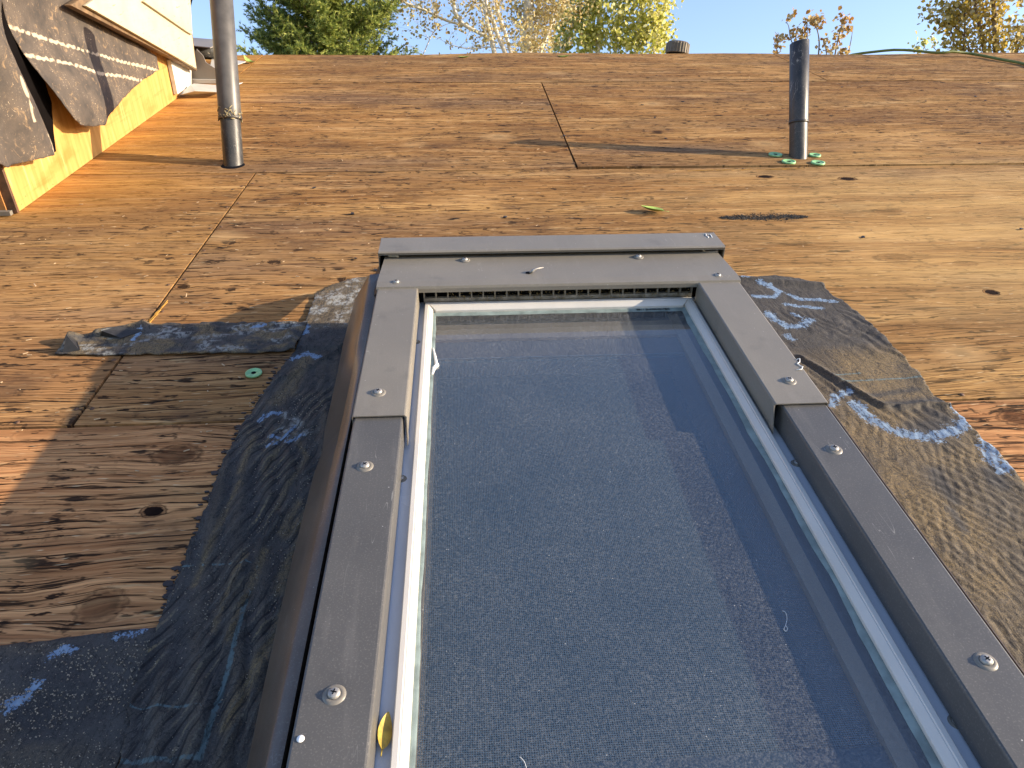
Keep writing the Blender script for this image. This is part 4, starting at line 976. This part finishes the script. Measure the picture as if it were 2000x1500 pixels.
vw(((168, 11), (200, -12), (200, -200), (360, -200), (367, -60), (371, 0), (375, 66), (379, 100), (384, 134)), -1.040, -.0115, 'siding_board', SIDE, .0015)
vw(((281, 3), (330, -28), (420, -160), (372, -100), (372, 0), (376, 68), (366, 62)), -1.030, -.0095, 'siding_board', SIDE, .0015)
MB().prism([onu(x, y, -1.082) for x, y in ((333, 117), (374, 138), (374, 165), (347, 184))], (-.014, 0, 0)).build('trim_block', simple('white_primed_trim', (.56, .55, .50), .6, var=.15, sc=30), dm)
# valley and step flashing behind the pipe
FV = 3.28
def vp(pts, v, off, name, mat): return MB().prism([onv(x, y, v) for x, y in pts], (0, off, 0)).build(name, mat, dm)
vp(((374, 112), (384, 96), (396, 108), (402, 122), (430, 140), (434, 158), (374, 160)), FV, .004, 'step_flashing', GREYM)
vp(((374, 155), (434, 156), (434, 163), (374, 163)), FV-.012, .010, 'flashing_hem', GALV)
MB().prism([onw(349, 186, .012), onw(372, 166, .035), (onw(378, 164, .038)), onw(434, 168, .030), onw(474, 162, .012), onw(432, 180, .022), onw(380, 178, .030)], (0, .004, .0012)).build('curled_flashing', GALV, dm)
MB().tube([(-1.40, 3.80, .065), (-1.085, 3.80, .05)], .032, 16).build('dark_roll', PIPE, dm)
MB().prism([(-1.40, 3.78, .10), (-1.12, 3.70, .085), (-1.10, 3.9, .085), (-1.40, 3.95, .10)], (0, 0, .004)).build('roof_edge', GREYM, dm)
MB().prism([(-1.13, 3.66, .001), (-1.035, 3.72, .006), (-1.0, 3.80, .010), (-1.06, 3.82, .014), (-1.15, 3.80, .03)], (0, 0, .003)).build('bent_flashing', GALV, dm)

# ------------------------------------------------------------------ cord over the ridge, vent cap behind it
cd = [onw(2120, 168, .008), onw(2060, 146, .008), onw(2000, 125, .010), onw(1960, 117, .012), onw(1920, 109, .014), onw(1890, 104, .018), onw(1860, 101, .026), onw(1830, 103, .020)]
cd += [Vector((cd[-1].x-.22, RIDGE+.01, .012)), Vector((cd[-1].x-.5, RIDGE+.12, -.09)), Vector((cd[-1].x-.6, RIDGE+.6, -.52))]
tag(MB().tube(smooth(cd), .0065, 10).build('extension_cord', simple('olive_green_cord', (.13, .155, .03), .5, var=.2)), 'olive green cord draped over the ridge at the right', 'cord')
vc = thing('roof_vent', 'ribbed dark round vent cap rising behind the ridge', 'vent cap', (0, 0, 0))
vb = onv(1322, 104, 4.28); top = Vector((vb.x, vb.y, vb.z)); axc = (Rinv @ Vector((.12, -.10, 1))).normalized()
vc['_b'] = [0, 0, 0]
m_ = MB(); n = 96; V = []; F = []; e = axc.orthogonal().normalized(); gg = axc.cross(e); c0 = top - axc*.005
for (r, h) in ((.057, 0), (.060, .004), (.060, .050), (.052, .060), (0.0, .064)):
    for k in range(n):
        a = 2*math.pi*k/n; rr = r+(.0035 if (k//2) % 2 else 0)*(1 if .003 < h < .055 else 0); V.append(c0+axc*h+(e*math.cos(a)+gg*math.sin(a))*rr)
for i in range(4):
    for k in range(n): F.append((i*n+k, i*n+(k+1) % n, (i+1)*n+(k+1) % n, (i+1)*n+k))
m_.add(V, F); m_.build('ribbed_cap', simple('tan_ribbed_plastic', (.13, .10, .065), .5, var=.3), vc)
MB().lathe([(.0, .001), (.055, .0012)], c0, axc, 24).build('cap_mouth_shade', DARK, vc)  # dark disc painting the shade inside the cap's open bottom
MB().tube([c0-axc*.5, c0+axc*.002], .035, 20).build('pipe_stem', PIPE, vc)

# ------------------------------------------------------------------ trees behind the ridge (world coordinates)
class Leaves:
    def __init__(s): s.V = []; s.S = []
    def add(s, p, size, n):
        p = np.array(p)+RNG.normal(0, 1, (n, 3))*0
        s.V.append((p, size, n))
def leaf_mesh(name, C, size, mat, parent, shade, fold=.25, aspect=.85):
    """C: N x 3 centres; each leaf is a small pointed, folded blade of four triangles"""
    N = len(C); b = np.array(base_of(parent)); C = C-b
    a = RNG.normal(0, 1, (N, 3)); a[:, 2] -= .5; a /= np.linalg.norm(a, axis=1)[:, None]
    t = RNG.normal(0, 1, (N, 3)); q = np.cross(a, t); q /= np.linalg.norm(q, axis=1)[:, None]; nn = np.cross(a, q)
    L = size*(.7+.6*RNG.random(N))[:, None]; W = L*aspect*.5
    pts = [C-a*L*.5, C-a*L*.15+q*W+nn*W*fold, C+a*L*.2+q*W*.75+nn*W*fold, C+a*L*.55, C+a*L*.2-q*W*.75+nn*W*fold, C-a*L*.15-q*W+nn*W*fold]
    V = np.stack(pts, 1).reshape(-1, 3); base = np.arange(N)*6
    F = np.stack([base, base+1, base+2, base+3, base, base+3, base+4, base+5], 1).reshape(-1, 4)
    me = bpy.data.meshes.new(name); me.vertices.add(len(V)); me.vertices.foreach_set('co', V.ravel())
    me.loops.add(F.size); me.loops.foreach_set('vertex_index', F.ravel()); me.polygons.add(len(F))
    me.polygons.foreach_set('loop_start', np.arange(len(F))*4); me.polygons.foreach_set('loop_total', np.full(len(F), 4))
    me.update(); at_ = me.attributes.new('shade', 'FLOAT', 'POINT'); at_.data.foreach_set('value', np.repeat(shade, 6).astype(np.float32))
    me.materials.append(mat); o = bpy.data.objects.new(name, me); COL.objects.link(o); o.parent = parent; o['kind'] = 'stuff'; return o

GROUNDZ = -4.6
def stem_path(px, dist, dj=0):
    return [far(x, y, dist+dj*i/len(px)) for i, (x, y) in enumerate(px)]
def twigs(path, n, L, r, mb, tips, up=.5, spread=1.0, lo=0.0, hi=1.0, sub=3):
    for k in range(n):
        t_ = lo+(hi-lo)*random.random(); s = t_*(len(path)-1); i = min(int(s), len(path)-2); p = path[i].lerp(path[i+1], s-i)
        a = random.uniform(0, 2*math.pi); d = Vector((math.cos(a)*spread, math.sin(a)*spread, up+random.uniform(-.3, .4))).normalized()
        l = L*random.uniform(.5, 1.2); pts = [p]; 
        for j in range(4):
            d = (d+Vector((random.gauss(0, .18), random.gauss(0, .18), random.gauss(.05, .12)))).normalized(); pts.append(pts[-1]+d*l/4)
        mb.tube(pts, [r, r*.8, r*.6, r*.4, r*.2], 4, False)
        tips += [(q, 1) for q in pts[1:]]
        for j in range(sub):
            b = pts[random.randint(1, 4)]; d2 = (d+Vector((random.gauss(0, .7), random.gauss(0, .7), random.gauss(0, .5)))).normalized(); e = b+d2*l*random.uniform(.2, .45)
            mb.tube([b, b.lerp(e, .5)+Vector((0, 0, .01)), e], [r*.4, r*.3, r*.15], 3, False); tips += [(e, 1), (b.lerp(e, .6), 1)]

def deciduous(name, label, stems, dist, bark, leafmat, n_tw, tw_len, n_leaf, lsize, sig, base_x, top_extra=3.0, tw_r=.006, lo=.0, group='trees standing behind the ridge', upz=.5):
    b0 = far(base_x, 110, dist); base = Vector((b0.x, b0.y, GROUNDZ))
    t = thing(name, label, 'tree', base, group=group, roof=False)
    tr = MB(); tw = MB(); tips = []
    for si, (px, r, ext) in enumerate(stems):
        path = smooth(stem_path(px, dist), 4)
        if px[0][1] > 100:      # a stem that rises from the ground
            low = [base+Vector((random.uniform(-.1, .1), random.uniform(-.1, .1), 0)), base.lerp(path[0], .45)+Vector((0, 0, -.4))]
            path = smooth([low[0], low[1], path[0]], 4)[:-1] + path
        if ext:
            d = (path[-1]-path[-3]).normalized(); q = path[-1]
            for k in range(5): d = (d+Vector((random.gauss(0, .06), random.gauss(0, .06), .08))).normalized(); q = q+d*ext/5; path.append(q)
        n = len(path); rad = [r*(1.15-.15*min(1, i/ n*2)) if px[0][1] > 100 and i < n*.5 else r*(1-.8*max(0, (i-n*.5)/(n*.5))**1.2) for i in range(n)]
        tr.tube(path, [max(.003, x) for x in rad], 8)
        nn = max(3, int(n_tw*(1 if r > .012 else .6)))
        twigs(path, nn, tw_len, tw_r, tw, tips, upz, 1.0, .3 if px[0][1] > 100 else 0, 1)
    tr.build('trunk', bark, t); tw.build('branches', bark, t)['kind'] = 'stuff'
    T = np.array([tuple(p) for p, _ in tips])
    vis = T[:, 2] > 2.0
    wgt = np.where(vis, 1.0, .35); wgt /= wgt.sum()
    C = T[RNG.choice(len(T), n_leaf, p=wgt)] + RNG.normal(0, sig, (n_leaf, 3))
    leaf_mesh('foliage', C, lsize, leafmat, t, RNG.random(n_leaf))
    return t

BIRCH = mat_bark('pale_aspen_bark', (.62, .57, .46), (.78, .74, .62), (.20, .15, .10))
TWIGB = mat_bark('brown_twig_bark', (.16, .11, .07), (.26, .19, .12), (.06, .04, .03))
LA = mat_leaf('faded_tan_leaves', ((.32, .22, .08), (.58, .46, .20), (.66, .60, .30)), .4)
LB = mat_leaf('yellow_green_leaves', ((.28, .30, .05), (.68, .64, .14), (.90, .85, .45)), .5)
LC = mat_leaf('orange_leaves', ((.42, .19, .03), (.52, .36, .12), (.55, .48, .28)), .4)
LD = mat_leaf('golden_leaves', ((.30, .21, .03), (.58, .42, .07), (.66, .58, .32)), .45)
deciduous('bare_birch', 'nearly bare pale birch with long limb reaching left above the ridge',
    [(((967, 112), (960, 75), (950, 35), (950, 0), (955, -60)), .032, 1.5), (((990, 112), (970, 62), (956, 22), (935, -5), (905, -60)), .030, 1.2), (((962, 78), (932, 62), (906, 48), (890, 28), (886, 0), (890, -40)), .026, .8),
     (((906, 49), (872, 40), (832, 21), (797, 8), (765, -12)), .018, .6), (((1000, 112), (986, 62), (972, 22), (965, -30)), .024, 1.2), (((826, 108), (845, 66), (862, 52), (882, 44)), .007, 0),
     (((797, 8), (778, 20), (762, 26)), .006, .1), (((800, 10), (803, -12), (806, -50)), .008, .3), (((1005, 100), (960, 92), (910, 95), (868, 82)), .008, 0)],
    11.0, BIRCH, LA, 17, .5, 2600, .042, .06, 990, tw_r=.0045)
deciduous('birch_tree', 'straight white trunked birch with sparse tan leaves, behind the ridge centre',
    [(((1030, 112), (1031, 50), (1035, -80)), .080, 2.6), (((1043, 112), (1046, 50), (1053, 0), (1060, -60)), .022, 1.4), (((1052, 112), (1078, 45), (1093, 0), (1110, -60)), .018, 1.2)],
    11.6, BIRCH, LA, 44, .55, 5200, .044, .08, 1035, tw_r=.005)
deciduous('aspen_tree', 'dense yellow green aspen with several thin white stems right of centre',
    [(((1096, 112), (1114, 60), (1130, 12), (1145, -60)), .030, 1.8), (((1157, 112), (1150, 60), (1150, 0), (1152, -70)), .028, 2), (((1167, 112), (1170, 50), (1174, -10), (1176, -70)), .040, 2.4), (((1200, 112), (1206, 65), (1213, 0), (1222, -70)), .026, 2),
     (((1240, 112), (1246, 60), (1256, 0), (1260, -60)), .024, 1.6), (((1278, 112), (1282, 70), (1286, 20), (1276, -40)), .018, 1)],
    13.8, BIRCH, LB, 46, .36, 11000, .066, .09, 1180, tw_r=.005, upz=.9)
deciduous('orange_shrub', 'small shrub with orange and tan leaves seen behind the short vent pipe',
    [(((1598, 112), (1600, 85), (1597, 62), (1590, 48)), .008, 0), (((1630, 112), (1636, 80), (1642, 55), (1645, 45)), .008, 0), (((1615, 112), (1612, 90), (1608, 75)), .006, 0), (((1560, 112), (1545, 78), (1540, 50), (1534, 44)), .006, 0), (((1655, 112), (1662, 80), (1665, 60)), .006, 0), (((1522, 112), (1515, 92), (1510, 86)), .004, 0), (((1577, 100), (1577, 60), (1576, 43)), .003, 0)],
    9.0, TWIGB, LC, 7, .11, 420, .042, .03, 1600, tw_r=.003, upz=.9)
deciduous('golden_poplar', 'loose golden poplar at the right edge behind the ridge',
    [(((1900, 112), (1882, 70), (1868, 55), (1850, 46)), .010, 0), (((1925, 112), (1915, 60), (1905, 10), (1900, -60)), .022, 1.6), (((1945, 112), (1943, 50), (1940, -10), (1938, -70)), .028, 2), (((1868, 112), (1862, 80), (1855, 50), (1842, 25)), .009, 0), (((1880, 112), (1885, 50), (1880, 0), (1878, -40)), .012, .8)],
    12.0, TWIGB, LD, 26, .34, 3000, .050, .07, 1925, tw_r=.004, upz=.8)
deciduous('golden_poplar', 'second golden poplar cut off by the right border behind the ridge',
    [(((2010, 112), (2003, 60), (2008, 0), (2012, -70)), .022, 1.6), (((1985, 112), (1992, 80), (2000, 60)), .008, 0), (((2030, 112), (2036, 60), (2040, -60)), .02, 1)],
    12.4, TWIGB, LD, 16, .28, 1300, .050, .07, 2015, tw_r=.004, upz=.8)
deciduous('young_sapling', 'few leaved sapling tip just above the ridge left of the golden poplar',
    [(((1790, 112), (1793, 98), (1795, 88)), .004, 0), (((1805, 112), (1808, 100), (1812, 95)), .004, 0), (((1838, 112), (1830, 100), (1822, 92)), .004, 0)],
    9.0, TWIGB, LB, 4, .10, 90, .036, .02, 1805, tw_r=.0025, upz=.8)

# spruce
sb = far(640, 110, 10.8); sbase = Vector((sb.x, sb.y, GROUNDZ))
sp = thing('spruce_tree', 'green spruce with upswept branch tips behind the ridge at left', 'tree', sbase, group='trees standing behind the ridge', roof=False)
apex = 6.4
MB().tube([sbase, Vector((sbase.x, sbase.y, 1)), Vector((sbase.x+.02, sbase.y, apex))], [.16, .10, .01], 10).build('trunk', TWIGB, sp)
br = MB(); SPp = []; SPd = []
z = -3.0
while z < apex-.15:
    Rz = (apex-z)*.36; dense = z > 2.2; nb_ = 11 if dense else 6
    for k in range(nb_):
        a = random.uniform(0, 2*math.pi); L = Rz*random.uniform(.75, 1.12); p = Vector((sbase.x, sbase.y, z)); pts = [p]; d = Vector((math.cos(a), math.sin(a), .05))
        m = 9
        for j in range(m):
            d = (d+Vector((0, 0, .14 if j > 2 else -.05))+Vector((random.gauss(0, .05), random.gauss(0, .05), 0))).normalized(); pts.append(pts[-1]+d*L/m)
        br.tube(pts, [.016*(1-j/(m+1)) for j in range(m+1)], 4, False)
        st = 1 if dense else 3
        for j in range(2, m+1, st):
            nt_ = 9 if dense else 4
            for q in range(nt_):
                b = pts[j]+Vector((random.gauss(0, .02), random.gauss(0, .02), random.gauss(0, .02))); s = random.choice((-1, 1))
                side = Vector((-math.sin(a)*s, math.cos(a)*s, 0)); dd = (side*random.uniform(.2, 1)+Vector((math.cos(a), math.sin(a), 0))*random.uniform(.1, .9)+Vector((0, 0, random.uniform(-.3, 1.0)))).normalized()
                l = random.uniform(.07, .16)*(1.15-.5*j/m); n_ = max(1, int(l/.035))
                for i in range(n_): SPp.append(b+dd*(l*i/n_)); SPd.append(dd)
                SPp.append(b+dd*l); SPd.append(dd)
        SPp.append(pts[-1]); SPd.append(d); SPp.append(pts[-1]+d*.05); SPd.append(d)
    z += .10 if dense else .28
br.build('branches', TWIGB, sp)['kind'] = 'stuff'
C = np.array([tuple(p) for p in SPp])-np.array(sbase); D = np.array([tuple(p) for p in SPd]); N = len(C); K = 8
# each sprig: a ring of short flat needles around the shoot
C = np.repeat(C, K, 0); D = np.repeat(D, K, 0); N = len(C)
a = RNG.normal(0, 1, (N, 3)); q = np.cross(D, a); q /= np.linalg.norm(q, axis=1)[:, None]
nd = D*.9+q*.7; nd /= np.linalg.norm(nd, axis=1)[:, None]; C = C + D*(RNG.random((N, 1))-.5)*.035
wv = np.cross(nd, RNG.normal(0, 1, (N, 3))); wv /= np.linalg.norm(wv, axis=1)[:, None]; wv *= .0052; ln = (.030+.018*RNG.random((N, 1)))
V = np.stack([C-wv, C+wv, C+nd*ln], 1).reshape(-1, 3); F = np.arange(N*3).reshape(-1, 3)
me = bpy.data.meshes.new('foliage'); me.vertices.add(len(V)); me.vertices.foreach_set('co', V.ravel()); me.loops.add(F.size); me.loops.foreach_set('vertex_index', F.ravel())
me.polygons.add(len(F)); me.polygons.foreach_set('loop_start', np.arange(len(F))*3); me.polygons.foreach_set('loop_total', np.full(len(F), 3)); me.update()
sh = np.repeat(RNG.random(N//K), K*3); at_ = me.attributes.new('shade', 'FLOAT', 'POINT'); at_.data.foreach_set('value', sh.astype(np.float32))
me.materials.append(mat_leaf('spruce_needles', ((.08, .12, .03), (.27, .33, .07), (.50, .52, .14)), .3))
fo = bpy.data.objects.new('foliage', me); COL.objects.link(fo); fo.parent = sp; fo['kind'] = 'stuff'
print('tris spruce', N)

for o in bpy.data.objects:
    if '_b' in o: del o['_b']
